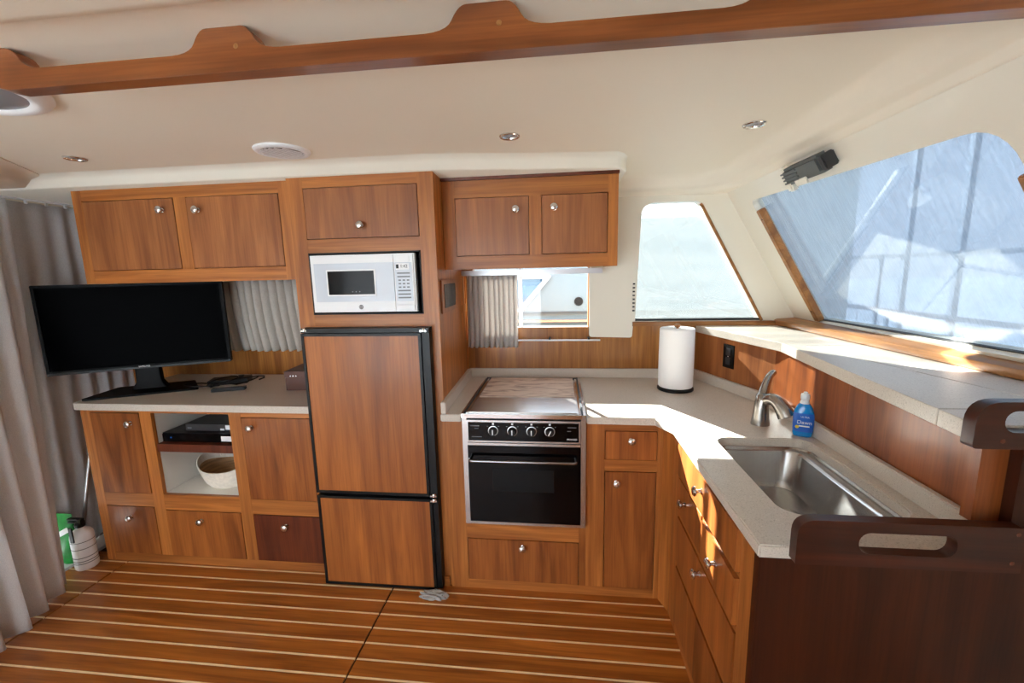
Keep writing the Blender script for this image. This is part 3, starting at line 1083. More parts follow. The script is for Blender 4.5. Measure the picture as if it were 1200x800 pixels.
for x, z, w_ in ((-0.372, 0.824, 0.020), (-0.365, 0.812, 0.009), (-0.364, 0.774, 0.022), (0.048, 0.822, 0.018), (0.036, 0.806, 0.008)):
    part('caption_mark', bbox(x - w_, x + w_, 1.7472, 1.7482, z - 0.0014, z + 0.0014, 0), 'grey_print', cpn)
od = part('oven_door', bbox(a0, a1, 1.752, 1.79, 0.370, 0.742, 0.003), 'black_gloss', s, label='glossy black oven door')
part('door_cap', bbox(a0, a1, 1.748, 1.79, 0.735, 0.746, 0.002), 'steel', od)
part('oven_window', bbox(-0.30, -0.03, 1.7512, 1.753, 0.52, 0.625, 0), 'mw_glass', od)
bm = bmesh.new()
hx0, hx1, hz = -0.393, 0.064, 0.676
tube(bm, [(hx0, 1.752, hz), (hx0, 1.728, hz)] + arc((hx0, 1.724, hz), (hx0, 1.714, hz), (hx0 + 0.014, 1.714, hz), 4) + arc((hx1 - 0.014, 1.714, hz), (hx1, 1.714, hz), (hx1, 1.724, hz), 4) + [(hx1, 1.752, hz)], 0.0065, 10)
part('oven_handle', bm, 'dark_chrome', od, 60, label='slim bar handle')

# ------------------------------------------------------------------ sink cabinet
F = 0.462
c = thing('sink_cabinet', 'cherry sink cabinet with drawers facing the walkway', 'cabinet', (0.7, 1.35, 0))
bm = bmesh.new()
box(bm, F + 0.02, F + 0.03, 0.962, 1.70, 0.02, 0.55)
box(bm, F + 0.03, 1.20, 0.962, 1.70, 0.02, 0.035)
part('carcass', bm, 'cherry_y', c)
stile(c, 'x', F, 0.932, 1.058, 0, 0.838)
stile(c, 'x', F, 1.622, 1.716, 0, 0.838)
stile(c, 'x', F, 1.332, 1.352, 0.535, 0.682)
rail(c, 'x', F, 1.058, 1.622, 0.0, 0.05)
rail(c, 'x', F, 1.058, 1.622, 0.298, 0.318)
rail(c, 'x', F, 1.058, 1.622, 0.515, 0.535)
rail(c, 'x', F, 1.058, 1.622, 0.678, 0.692)
rail(c, 'x', F, 1.058, 1.622, 0.818, 0.838)
front('drawer', c, 'x', F, 1.058, 1.622, 0.692, 0.818, 'cherry', kn=(1.338, 0.770), proud=0.012)
front('drawer', c, 'x', F, 1.352, 1.622, 0.535, 0.678, 'cherry', kn=(1.522, 0.618), proud=0.004)
front('drawer', c, 'x', F, 1.058, 1.332, 0.535, 0.678, 'cherry', kn=(1.194, 0.619), proud=0.012)
front('drawer', c, 'x', F, 1.058, 1.622, 0.318, 0.515, 'cherry', kn=(1.340, 0.473), proud=0.004)
front('drawer', c, 'x', F, 1.058, 1.622, 0.05, 0.298, 'cherry', proud=0.004)
for z in (0.79, 0.50):
    bm = bmesh.new()
    lathe(bm, [(0, 0.0015), (0.004, 0.001), (0.005, 0)], (F, 0.972, z), (-1, 0, 0), 10)
    part('plug', bm, 'black', c)
bm = bmesh.new()
prism(bm, [(0.446, 0.0), (1.285, 0.0), (1.285, 1.126), (0.935, 1.126), (0.935, 0.838), (0.446, 0.838)], [], FXZ, 0.930, 0.955)
part('end_panel', bm, 'panel', c, label='large dark mahogany end panel')

# ------------------------------------------------------------------ L-shaped countertop
bm = bmesh.new()
sinkhole = rrect(0.556, 0.866, 1.052, 1.552, 0.05, 6)
outer = [(0.110, 1.752), (0.388, 1.746), (0.437, 1.648), (0.437, 0.918), (0.928, 0.918), (0.928, 1.93), (0.752, YW - 0.002), (-0.552, YW - 0.002), (-0.524, 1.752), (-0.433, 1.752), (-0.433, 2.376), (0.110, 2.376)]
prism(bm, outer, [list(reversed(sinkhole))], FXY, 0.838, ZC)
bev(bm, 0.0035)
ct = solo('countertop', bm, 'counter', 'speckled beige L-shaped galley countertop with sink cutout', 'countertop', (0.3, 2.0, 0.838), smooth=35)
for poly in ([(-0.528, 2.43), (0.752, 2.43), (0.758, 2.446), (-0.54, 2.446)], [(-0.523, 1.76), (-0.500, 1.76), (-0.522, 2.429), (-0.546, 2.429)], [(0.735, 2.428), (0.905, 1.932), (0.922, 1.938), (0.756, 2.434)], [(0.903, 0.957), (0.923, 0.957), (0.923, 1.93), (0.903, 1.93)]):
    bm = bmesh.new()
    prism(bm, poly, [], FXY, ZC, 0.922)
    bev(bm, 0.003)
    part('backsplash', bm, 'counter', ct, 35)

# sink
sk = thing('sink', 'rectangular stainless steel sink with drain', 'sink', (0.71, 1.3, 0.70))
bm = bmesh.new()


def ring(x0, x1, y0, y1, r, z):
    return [(x, y, z) for x, y in rrect(x0, x1, y0, y1, r, 8)]


loft(bm, [ring(0.540, 0.880, 1.036, 1.568, 0.06, 0.8375), ring(0.553, 0.868, 1.050, 1.554, 0.055, 0.8375), ring(0.556, 0.862, 1.053, 1.551, 0.052, 0.832), ring(0.560, 0.838, 1.056, 1.548, 0.05, 0.829), ring(0.562, 0.832, 1.058, 1.546, 0.05, 0.822), ring(0.570, 0.822, 1.068, 1.538, 0.055, 0.72), ring(0.580, 0.812, 1.078, 1.528, 0.055, 0.698), ring(0.605, 0.788, 1.10, 1.505, 0.05, 0.692)], cap=False)
bm.faces.new([v for v in bm.verts][-36:])
bmesh.ops.recalc_face_normals(bm, faces=bm.faces)
bo = part('bowl', bm, 'sink', sk, 35)
bo.modifiers.new('thick', 'SOLIDIFY').thickness = 0.0012
bm = bmesh.new()
lathe(bm, [(0, 0.002), (0.02, 0.002), (0.03, 0.004), (0.045, 0.006), (0.052, 0.003), (0.053, 0)], (0.715, 1.335, 0.693), (0, 0, 1), 28)
part('drain', bm, 'chrome', sk, True, label='round chrome drain')

# faucet
fc = thing('faucet', 'brushed nickel single-lever faucet behind the sink', 'faucet', (0.778, 1.70, ZC))
bm = bmesh.new()
rings = []
for z, rx, ry, oy, ox in ((0.870, 0.034, 0.030, 0, 0), (0.874, 0.034, 0.030, 0, 0), (0.90, 0.030, 0.027, 0, 0), (0.94, 0.026, 0.025, 0.0, 0.0), (0.968, 0.0245, 0.024, 0.0, 0.001), (0.988, 0.020, 0.021, 0.003, 0.002), (0.996, 0.010, 0.011, 0.004, 0.003)):
    rings.append([(0.778 + ox + rx * cos(2 * pi * i / 24), 1.70 + oy + ry * sin(2 * pi * i / 24), z) for i in range(24)])
loft(bm, rings)
part('body', bm, 'nickel', fc, True)
bm = bmesh.new()
cv = arc((0.781, 1.702, 0.955), (0.808, 1.664, 1.016), (0.836, 1.624, 0.926), 10)
tube(bm, cv, [0.021, 0.022, 0.0225, 0.023, 0.0235, 0.024, 0.025, 0.0265, 0.028, 0.030, 0.031], 16)
sp_ = part('spout', bm, 'nickel', fc, True)
bm = bmesh.new()
lathe(bm, [(0, 0.001), (0.015, 0.001), (0.018, 0.0)], Vector((0.8365, 1.6232, 0.9243)), Vector((0.28, -0.4, -0.9)), 16)
part('aerator', bm, 'dark_grey', sp_)
bm = bmesh.new()
tube(bm, [(0.782, 1.706, 0.975), (0.790, 1.714, 1.000), (0.804, 1.728, 1.030), (0.818, 1.740, 1.052), (0.834, 1.750, 1.064), (0.842, 1.754, 1.066)], [0.020, 0.0185, 0.0155, 0.0135, 0.0125, 0.0105], 14)
part('lever', bm, 'nickel', fc, True)

# dish soap bottle
sb = thing('soap_bottle', 'blue dish soap bottle with white cap beside the faucet', 'bottle', (0.872, 1.585, ZC), rotz=radians(-24))
bm = bmesh.new()
rings = []
for z, rx, ry in ((0.0, 0.026, 0.015), (0.003, 0.029, 0.018), (0.012, 0.031, 0.0195), (0.04, 0.032, 0.020), (0.075, 0.0325, 0.020), (0.092, 0.030, 0.019), (0.107, 0.025, 0.017), (0.117, 0.019, 0.0145), (0.122, 0.0145, 0.0125)):
    rings.append([(math.copysign(abs(cos(t)) ** 0.75, cos(t)) * rx, math.copysign(abs(sin(t)) ** 0.75, sin(t)) * ry, z + 0.0005) for t in [2 * pi * (i + 0.5) / 32 for i in range(32)]])
loft(bm, rings)
part('bottle_body', bm, 'soap', sb, True)
bm = bmesh.new()
lathe(bm, [(0, 0), (0.015, 0), (0.0155, 0.004), (0.013, 0.010), (0.0125, 0.014), (0.0145, 0.017), (0.0145, 0.030), (0.013, 0.035), (0.008, 0.036), (0.0065, 0.042), (0, 0.042)], (0, 0, 0.122), (0, 0, 1), 24)
part('cap', bm, 'clear', sb, 40, label='translucent white flip cap')
bm = bmesh.new()
rings = []
for z, rx, ry in ((0.020, 0.0318, 0.0200), (0.045, 0.0326, 0.0206), (0.075, 0.0331, 0.0206), (0.088, 0.0316, 0.0200)):
    rings.append([(math.copysign(abs(cos(t)) ** 0.75, cos(t)) * rx, math.copysign(abs(sin(t)) ** 0.75, sin(t)) * ry, z) for t in [pi * 1.08 + pi * 0.84 * i / 16 for i in range(17)]])
loft(bm, rings, cap=False, closed=False)
lb = part('label_sheet', bm, 'soap_label', sb, True)
lettering('brand_word', 'Dawn', 0.019, 'print', lb, (0.002, -0.0216, 0.056))
lettering('small_word', 'ULTRA', 0.0085, 'print', lb, (0.003, -0.0214, 0.076))
part('label_swoosh', bbox(-0.014, 0.018, -0.0216, -0.0204, 0.040, 0.0445, 0), 'print', lb)
bm = bmesh.new()
lathe(bm, [(0, 0.0008), (0.006, 0.0008), (0.006, 0)], (-0.019, -0.0195, 0.038), (0, -1, 0), 12)
part('label_flower', bm, 'yellow', lb)

# paper towel
pt = thing('paper_towel_holder', 'white paper towel roll on a black upright holder', 'paper towel', (0.583, 2.20, ZC))
bm = bmesh.new()
lathe(bm, [(0, 0), (0.085, 0), (0.088, 0.003), (0.088, 0.012), (0.084, 0.016), (0, 0.016)], (0.583, 2.20, ZC), (0, 0, 1), 40)
part('base', bm, 'black', pt, 40)
bm = bmesh.new()
lathe(bm, [(0.02, 0.018), (0.080, 0.018), (0.0835, 0.022), (0.0845, 0.17), (0.0835, 0.312), (0.080, 0.316), (0.022, 0.316), (0.020, 0.312), (0.020, 0.018)], (0.583, 2.20, ZC), (0, 0, 1), 48)
part('roll', bm, 'paper', pt, 40)
bm = bmesh.new()
lathe(bm, [(0, 0.0), (0.007, 0.0), (0.007, 0.31), (0.006, 0.318), (0.014, 0.322), (0.016, 0.329), (0.011, 0.335), (0, 0.336)], (0.583, 2.20, ZC), (0, 0, 1), 18)
part('post', bm, 'sill', pt, 40, label='wooden post with knob top')

# ------------------------------------------------------------------ raised ledge above the sink
lg = thing('galley_ledge', 'raised cherry ledge with pale slab top behind the sink', 'ledge', (1.0, 1.6, ZC))
for nm, x0, y0, x1, y1, z0, mt, lab in (('ledge_panel', 0.925, 0.985, 0.925, 1.45, 0.8705, 'ledge_wood', None), ('ledge_panel', 0.925, 1.4515, 0.925, 1.925, 0.8705, 'ledge_wood', None), ('ledge_panel', 0.925, 1.9265, 0.757, 2.444, 0.8705, 'upper', 'angled panel with the power outlet')):
    d = Vector((x1 - x0, y1 - y0)).normalized()
    n = Vector((d.y, -d.x))
    bm = bmesh.new()
    prism(bm, [(x0, y0), (x1, y1), (x1 + n.x * 0.018, y1 + n.y * 0.018), (x0 + n.x * 0.018, y0 + n.y * 0.018)], [], FXY, z0 + 0.052 * 0, 1.128)
    part(nm, bm, mt, lg, label=lab)
bm = bbox(0.884, 0.944, 0.957, 0.984, 0.9235, 1.128, 0.003)
part('end_post', bm, 'ledge_wood', lg, label='short wooden end post')
# slabs
def fx(yy):      # front edge of the ledge
    return 0.905 - (1.85 - yy) * 0.108


def mid(yy):     # long joint
    return 0.958 + (1.75 - yy) * 0.170


g = 0.0012
slabs = [
    [(0.745, 2.444), (0.905, 1.852), (0.955, 1.775), (1.25, 1.80), (1.25, 2.444)],
    [(fx(1.85 - g), 1.85 - g), (fx(0.985 + g), 0.985 + g), (mid(0.985) - g, 0.985 + g), (0.955 - g, 1.773)],
    [(fx(0.985 - g), 0.985 - g), (fx(0.885), 0.885), (mid(0.885) - g, 0.885), (mid(0.985) - g, 0.985 - g)],
    [(0.9575 + g, 1.772), (mid(0.985) + g, 0.985 + g), (1.25, 0.985 + g), (1.25, 1.7975)],
    [(mid(0.985) + g, 0.985 - g), (mid(0.885) + g, 0.885), (1.25, 0.885), (1.25, 0.985 - g)],
]
for q in slabs:
    bm = bmesh.new()
    prism(bm, q, [], FXY, 1.130, 1.168)
    bev(bm, 0.0018, 1)
    part('ledge_slab', bm, 'counter', lg, label='pale speckled slab')
part('under_board', bbox(0.965, 1.20, 0.965, 2.40, 1.10, 1.129, 0), 'dark_sub', lg)

# power outlet on the angled panel
A0, B0 = Vector((0.925, 1.9265)), Vector((0.757, 2.444))
dd = (B0 - A0).normalized()
nn = Vector((-dd.y, dd.x))
oc = A0 + dd * 0.285
ol = thing('power_outlet', 'black double power outlet on the angled wooden panel', 'outlet', (oc.x, oc.y, 1.04))
tt = Vector((-dd.x, -dd.y, 0))


def obx(u0, u1, z0, z1, d0, d1, b=0.001):
    bm = bmesh.new()
    P = lambda u, v, a: (oc.x + tt.x * u + nn.x * a, oc.y + tt.y * u + nn.y * a, v)
    prism(bm, [(u0, z0), (u1, z0), (u1, z1), (u0, z1)], [], P, d0, d1)
    if b:
        bev(bm, b)
    return bm


part('cover_plate', obx(-0.038, 0.038, 0.983, 1.100, 0.0005, 0.006), 'black', ol)
part('socket', obx(-0.017, 0.017, 1.047, 1.083, 0.006, 0.0085), 'dark_grey', ol)
part('socket', obx(-0.017, 0.017, 1.000, 1.036, 0.006, 0.0085), 'dark_grey', ol)
part('cover_screw', obx(-0.003, 0.003, 1.039, 1.044, 0.006, 0.0078), 'alu', ol)

# fiddle rails with hand slots
def fiddle(name, label, loc, outline, slot, y0, y1, screws):
    t = thing(name, label, 'grab rail', loc)
    bm = bmesh.new()
    prism(bm, outline, [list(reversed(slot))], FXZ, y0, y1)
    bev(bm, 0.006, 3)
    r_ = part('rail_board', bm, 'rail', t, 40)
    for x, z in screws:
        bm = bmesh.new()
        lathe(bm, [(0, 0.001), (0.004, 0.0008), (0.0045, 0)], (x, y0, z), (0, -1, 0), 10)
        part('plug', bm, 'red', r_)
    return t


fiddle('fiddle_rail', 'dark varnished rail with hand slot at the counter end', (0.71, 0.915, 0.845),
       round_poly([(0.500, 0.846), (0.930, 0.850), (0.930, 0.950), (0.500, 0.950)], [0.004, 0.004, 0.012, 0.038]),
       rrect(0.622, 0.808, 0.878, 0.926, 0.022), 0.892, 0.9175, ((0.912, 0.872), (0.915, 0.936)))
fiddle('fiddle_rail', 'dark varnished rail with hand slot at the ledge end', (1.0, 0.90, 1.11),
       round_poly([(0.775, 1.130), (1.235, 1.130), (1.235, 1.222), (0.775, 1.222)], [0.008, 0.006, 0.03, 0.045]),
       rrect(0.824, 1.19, 1.163, 1.205, 0.020), 0.858, 0.884, ((0.825, 1.146),))

# ------------------------------------------------------------------ upper right cabinet
F = 1.95
c = thing('wall_cabinet', 'cherry two-door wall cabinet above the stove', 'cabinet', (-0.13, 2.2, 1.497))
bm = bmesh.new()
box(bm, -0.526, -0.512, F + 0.02, YW - 0.004, 1.502, 1.893)
box(bm, 0.236, 0.250, F + 0.02, YW - 0.022, 1.497, 1.893)
box(bm, -0.512, 0.236, F + 0.02, YW - 0.022, 1.502, 1.516)
part('carcass', bm, 'cherry_y', c)
stile(c, 'y', F, -0.526, -0.468, 1.497, 1.884)
stile(c, 'y', F, -0.134, -0.080, 1.555, 1.810)
stile(c, 'y', F, 0.208, 0.251, 1.497, 1.884)
rail(c, 'y', F, -0.468, 0.208, 1.497, 1.555)
rail(c, 'y', F, -0.468, 0.208, 1.810, 1.884)
front('door', c, 'y', F, -0.468, -0.134, 1.555, 1.810, 'upper', kn=(-0.193, 1.752))
front('door', c, 'y', F, -0.080, 0.208, 1.555, 1.810, 'upper', kn=(-0.025, 1.755))
part('cornice', bbox(-0.526, 0.253, F - 0.012, F + 0.02, 1.8845, 1.8965, 0.002), 'red', c)

# ------------------------------------------------------------------ galley window curtain, rails
t = solo('curtain_rail', bbox(-0.548, 0.226, 2.345, 2.372, 1.464, 1.492, 0.004), 'alu', 'aluminium curtain rail under the wall cabinet by the stove', 'curtain rail', (-0.16, 2.36, 1.476))
bm = bmesh.new()
tube(bm, [(-0.50, 2.40, 1.094), (0.222, 2.40, 1.094)], 0.005, 8)
t = thing('curtain_rod', 'thin white rod across the wood below the galley window', 'curtain rod', (-0.14, 2.40, 1.094))
part('rod', bm, 'white_plastic', t, True)
for x in (-0.06, 0.16):
    part('bracket', bbox(x - 0.006, x + 0.006, 2.398, 2.449, 1.096, 1.106, 0.001), 'black', t)


def pleats(name, mat, label, x0, x1, y, z0, z1, n, amp, loc, lean=0.0, seed=1, gather=0.0):
    rnd = random.Random(seed)
    ph = [rnd.uniform(-0.7, 0.7) for _ in range(n + 2)]
    am = [rnd.uniform(0.6, 1.3) for _ in range(n + 2)]
    NU, NV = n * 12, 14
    bm = bmesh.new()
    rows = []
    for j in range(NV + 1):
        v = j / NV
        row = []
        for i in range(NU + 1):
            u = i / NU
            k = min(int(u * n), n)
            fr = u * n - k
            a = am[k] * (1 - fr) + am[k + 1] * fr
            pz = ph[k] * (1 - fr) + ph[k + 1] * fr
            yy = y + amp * a * sin(2 * pi * (u * n) + pz + 1.1 * v * pz) * (0.75 + 0.45 * v)
            xx = x0 + (x1 - x0) * u + lean * v * v * (1 - 0.35 * u) + amp * 0.4 * cos(2 * pi * u * n + pz * (1 + v))
            zz = z1 + (z0 - z1) * v + (0.006 * a * sin(2 * pi * u * n + pz) if j == NV else 0)
            row.append(bm.verts.new((xx, yy, zz)))
        rows.append(row)
    for a, b in zip(rows[:-1], rows[1:]):
        for i in range(NU):
            bm.faces.new((a[i], a[i + 1], b[i + 1], b[i]))
    o = solo(name, bm, mat, label, 'curtain', loc, smooth=60)
    o.modifiers.new('cloth', 'SOLIDIFY').thickness = 0.0015
    return o


pleats('curtain', 'curtain_mid', 'grey pleated curtain drawn aside at the galley window', -0.527, -0.242, 2.395, 1.060, 1.476, 10, 0.012, (-0.39, 2.395, 1.06), 0.0, 3)
pleats('curtain', 'curtain_light', 'light pleated curtain on the window behind the television', -2.25, -1.235, 2.385, 1.045, 1.474, 20, 0.017, (-1.65, 2.385, 1.05), 0.05, 5)
solo('curtain_rail', bbox(-2.24, -1.19, 2.365, 2.405, 1.4755, 1.4835, 0.001), 'alu', 'slim curtain rail under the wall cabinet behind the television', 'curtain rail', (-1.7, 2.385, 1.4755))


# ------------------------------------------------------------------ floor-length curtains at the left
def drape(name, mat, label, top, bot, z0, z1, n, amp, seed):
    rnd = random.Random(seed)
    ph = [rnd.uniform(-0.8, 0.8) for _ in range(n + 2)]
    am = [rnd.uniform(0.5, 1.4) for _ in range(n + 2)]
    NU, NV = n * 12, 26

    def pol(pts, s):
        L = len(pts) - 1
        k = min(int(s * L), L - 1)
        return Vector(pts[k]).lerp(Vector(pts[k + 1]), s * L - k)
    bm = bmesh.new()
    rows = []
    for j in range(NV + 1):
        v = j / NV
        row = []
        for i in range(NU + 1):
            u = i / NU
            k = min(int(u * n), n)
            fr = u * n - k
            a = am[k] * (1 - fr) + am[k + 1] * fr
            pz = ph[k] * (1 - fr) + ph[k + 1] * fr
            q = pol(top, u).lerp(pol(bot, u), v ** 1.15)
            d = (pol(bot, min(1, u + 0.02)) - pol(bot, max(0, u - 0.02))).normalized()
            nr = Vector((d.y, -d.x))
            w = amp * a * sin(2 * pi * u * n + pz * (0.6 + 0.5 * v)) * (0.4 + 0.75 * v)
            row.append(bm.verts.new((q.x + nr.x * w, q.y + nr.y * w, z1 + (z0 - z1) * v)))
        rows.append(row)
    for a, b in zip(rows[:-1], rows[1:]):
        for i in range(NU):
            bm.faces.new((a[i], a[i + 1], b[i + 1], b[i]))
    o = solo(name, bm, mat, label, 'curtain', (top[0][0], top[0][1], z0), smooth=70)
    o.modifiers.new('cloth', 'SOLIDIFY').thickness = 0.002
    return o


drape('curtain', 'curtain', 'floor-length grey curtain hanging left of the television', [(-2.64, 0.95), (-2.645, 1.42), (-2.65, 1.86)], [(-2.16, 0.95), (-2.28, 1.28), (-2.42, 1.63)], 0.015, 1.885, 7, 0.040, 11)
drape('curtain', 'curtain', 'grey curtain behind the television and fire extinguisher', [(-2.70, 1.80), (-2.71, 2.10), (-2.70, 2.36)], [(-2.665, 1.74), (-2.68, 2.05), (-2.69, 2.36)], 0.02, 1.885, 6, 0.020, 21)
t = thing('curtain_track', 'white ceiling track carrying the grey curtains', 'curtain track', (-2.67, 1.6, 1.89))
part('track', bbox(-2.690, -2.655, 0.45, 2.40, 1.890, 1.902, 0.002), 'white_plastic', t)
for k in range(16):
    part('glider', bbox(-2.675, -2.665, 0.98 + k * 0.088, 0.99 + k * 0.088, 1.874, 1.8905, 0), 'white_plastic', t)

# ------------------------------------------------------------------ television
tv = thing('television', 'black flat-screen television on a pedestal stand', 'television', (-2.270, 2.070, 0.876), rotz=radians(28.5))
TW, TB, TH = 0.405, 0.128, 0.590
bm = bmesh.new()
prism(bm, rrect(-TW, TW, TB, TH, 0.006), [list(reversed(rrect(-TW + 0.014, TW - 0.014, TB + 0.022, TH - 0.014, 0.001)))], FXZ, -0.022, 0.018)
bev(bm, 0.002)
part('bezel', bm, 'tv_black', tv, 40)
part('display', bbox(-TW + 0.014, TW - 0.014, -0.016, 0.016, TB + 0.022, TH - 0.014, 0), 'screen', tv, label='dark switched-off screen')
part('back_cover', bbox(-TW + 0.05, TW - 0.05, 0.018, 0.055, TB + 0.03, TH - 0.05, 0.012), 'black_matte', tv)
part('chin_trim', bbox(-TW + 0.004, TW - 0.004, -0.0245, -0.0215, TB + 0.002, TB + 0.012, 0.001), 'black', tv)
lettering('maker_name', 'SAMSUNG', 0.011, 'print', tv, (0.0, -0.0247, TB + 0.0135))
bm = bmesh.new()
rings = [[(x * s_, y * s_ + 0.02, z) for x, y in rrect(-0.07, 0.07, -0.02, 0.03, 0.01)] for s_, z in ((1.15, 0.012), (0.85, 0.05), (0.8, 0.16))]
loft(bm, rings)
part('neck', bm, 'tv_black', tv, 40)
bm = bmesh.new()
prism(bm, round_poly([(-0.255, -0.115), (0.255, -0.115), (0.18, 0.12), (-0.18, 0.12)], 0.015), [], FXY, 0.0, 0.010)
bev(bm, 0.003)
part('stand_base', bm, 'tv_black', tv, 40)

# clutter behind the television
t = thing('receiver_box', 'small black receiver with coiled cables beside the television', 'receiver', (-1.93, 2.25, 0.876), rotz=radians(24))
part('case', bbox(-0.10, 0.10, -0.055, 0.055, 0.0005, 0.026, 0.005), 'black', t)
for k, (a, b, c2) in enumerate(((-0.12, -0.09, 0.02), (0.0, -0.10, 0.045), (0.10, -0.08, 0.03))):
    bm = bmesh.new()
    pts = [(a + 0.10 * cos(s * 0.55) * (0.6 + 0.03 * s), b + 0.03 * sin(s * 0.55 + k), 0.006 + c2 * abs(sin(s * 0.3 + k))) for s in range(14)]
    tube(bm, pts, 0.004, 6)
    part('cable', bm, 'black', t, True)
t = thing('remote_control', 'slim black remote lying right of the television', 'remote', (-1.80, 2.08, 0.876), rotz=radians(22))
part('shell', bbox(-0.08, 0.08, -0.02, 0.02, 0.0005, 0.016, 0.005), 'black', t)
part('key_strip', bbox(-0.065, 0.065, -0.012, 0.012, 0.0155, 0.0175, 0.001), 'dark_grey', t)

# brown box at the refrigerator
b = thing('storage_box', 'small dark brown leather box beside the refrigerator', 'box', (-1.345, 2.2, 0.876), rotz=radians(6))
part('box_body', bbox(-0.135, 0.135, -0.10, 0.10, 0.0005, 0.072, 0.003), 'leather', b)
part('lid', bbox(-0.138, 0.138, -0.103, 0.103, 0.0735, 0.105, 0.004), 'leather', b)
part('strap', bbox(-0.03, -0.012, -0.106, -0.100, 0.004, 0.075, 0.001), 'leather', b)
for x in (-0.105, -0.090, -0.075):
    bm = bmesh.new()
    lathe(bm, [(0, 0.003), (0.004, 0.002), (0.005, 0)], (x, -0.103, 0.080), (0, -1, 0), 10)
    part('stud', bm, 'chrome', b)

# ------------------------------------------------------------------ things in the niche
t = thing('media_player', 'wide black media player with white sticker on the niche shelf', 'media player', (-1.82, 2.05, 0.663))
part('case', bbox(-2.018, -1.625, 1.868, 2.15, 0.666, 0.712, 0.004), 'black', t)
part('faceplate', bbox(-2.016, -1.627, 1.862, 1.869, 0.668, 0.708, 0.002), 'black_gloss', t)
part('sticker', bbox(-1.690, -1.632, 1.8605, 1.8622, 0.675, 0.702, 0), 'print', t)
bm = bmesh.new()
lathe(bm, [(0, 0.001), (0.004, 0.001), (0.004, 0)], (-1.968, 1.862, 0.689), (0, -1, 0), 10)
part('indicator', bm, 'soap_label', t)
for x in (-2.0, -1.64):
    part('foot', bbox(x - 0.008, x + 0.008, 1.89, 1.91, 0.6622, 0.6665, 0), 'black', t)
t = thing('cable_box', 'smaller grey-black cable box stacked on the media player', 'cable box', (-1.78, 2.05, 0.713))
part('case', bbox(-1.915, -1.640, 1.90, 2.12, 0.7128, 0.748, 0.004), 'dark_grey', t)
part('sticker', bbox(-1.692, -1.650, 1.8985, 1.9005, 0.722, 0.745, 0), 'print', t)
part('sticker', bbox(-1.722, -1.700, 1.8985, 1.9005, 0.7175, 0.727, 0), 'print', t)
part('badge', bbox(-1.905, -1.882, 1.8988, 1.9005, 0.724, 0.731, 0), 'grey_print', t)

bk = thing('basket', 'white-dipped woven straw basket in the niche', 'basket', (-1.772, 1.995, 0.390))
bm = bmesh.new()


def bring(rx, ry, z, wob=0.0):
    return [(-1.772 + rx * 1.22 * cos(t), 1.995 + ry * 1.12 * sin(t), 0.3905 + z * 0.98 + 1.35 * wob * (abs(cos(t)) ** 3)) for t in [2 * pi * i / 48 for i in range(48)]]


loft(bm, [bring(0.075, 0.075, 0.0), bring(0.088, 0.086, 0.006), bring(0.108, 0.098, 0.03), bring(0.122, 0.106, 0.065, 0.006), bring(0.130, 0.112, 0.088, 0.015)], cap=False)
bm.faces.new(list(bm.verts)[:48])
part('outer_shell', bm, 'weave_white', bk, 60)
bm = bmesh.new()
loft(bm, [bring(0.130, 0.112, 0.088, 0.015), bring(0.136, 0.116, 0.106, 0.034), bring(0.132, 0.112, 0.108, 0.034), bring(0.126, 0.108, 0.09, 0.018)], cap=False)
part('rim', bm, 'weave_white', bk, 60)
bm = bmesh.new()
loft(bm, [bring(0.128, 0.110, 0.095, 0.02), bring(0.117, 0.102, 0.065, 0.006), bring(0.10, 0.092, 0.03), bring(0.08, 0.08, 0.008)], cap=False)
bm.faces.new(list(bm.verts)[-48:])
part('inner_weave', bm, 'weave', bk, 60, label='brown straw inside')
bm = bmesh.new()
tube(bm, arc((-1.880, 2.055, 0.508), (-1.882, 2.05, 0.560), (-1.870, 2.085, 0.512), 8), 0.004, 6)
part('loop_handle', bm, 'weave_white', bk, True)

# ------------------------------------------------------------------ corner by the curtain
t = thing('fire_extinguisher', 'white fire extinguisher with black valve standing beside base cabinet', 'extinguisher', (-2.482, 1.775, 0.0))
EX = Vector((-2.482, 1.775, 0.0005))
bm = bmesh.new()
lathe(bm, [(0, 0), (0.042, 0), (0.047, 0.006), (0.048, 0.02), (0.048, 0.175), (0.045, 0.192), (0.036, 0.207), (0.022, 0.216), (0.016, 0.220), (0.016, 0.228), (0, 0.228)], EX, (0, 0, 1), 32)
cy = part('cylinder', bm, 'white_plastic', t, 40)
for z in (0.155, 0.118, 0.070, 0.050, 0.038):
    bm = bmesh.new()
    lathe(bm, [(0.0481, z), (0.0486, z), (0.0486, z + (0.0025 if z > 0.1 else 0.004)), (0.0481, z + (0.0025 if z > 0.1 else 0.004))], EX, (0, 0, 1), 32)
    part('print_band', bm, 'black' if z > 0.1 else 'grey_print', cy)
bm = bmesh.new()
lathe(bm, [(0, 0.226), (0.02, 0.226), (0.022, 0.24), (0.018, 0.25), (0, 0.252)], EX, (0, 0, 1), 16)
box(bm, EX.x - 0.055, EX.x + 0.02, EX.y - 0.012, EX.y + 0.012, 0.248, 0.256)
box(bm, EX.x - 0.06, EX.x + 0.01, EX.y - 0.010, EX.y + 0.010, 0.264, 0.270)
box(bm, EX.x + 0.0, EX.x + 0.02, EX.y - 0.010, EX.y + 0.010, 0.25, 0.27)
part('valve', bm, 'black', t)
part('strap', bbox(EX.x - 0.004, EX.x + 0.014, EX.y - 0.0512, EX.y - 0.0455, 0.165, 0.245, 0.001), 'black', t)
bm = bmesh.new()
box(bm, -0.038, 0.038, -0.001, 0.001, -0.013, 0.013)
bmesh.ops.rotate(bm, verts=bm.verts, cent=(0, 0, 0), matrix=Matrix.Rotation(radians(-28), 3, 'Y'))
bmesh.ops.translate(bm, verts=bm.verts, vec=EX + Vector((-0.038, -0.050, 0.222)))
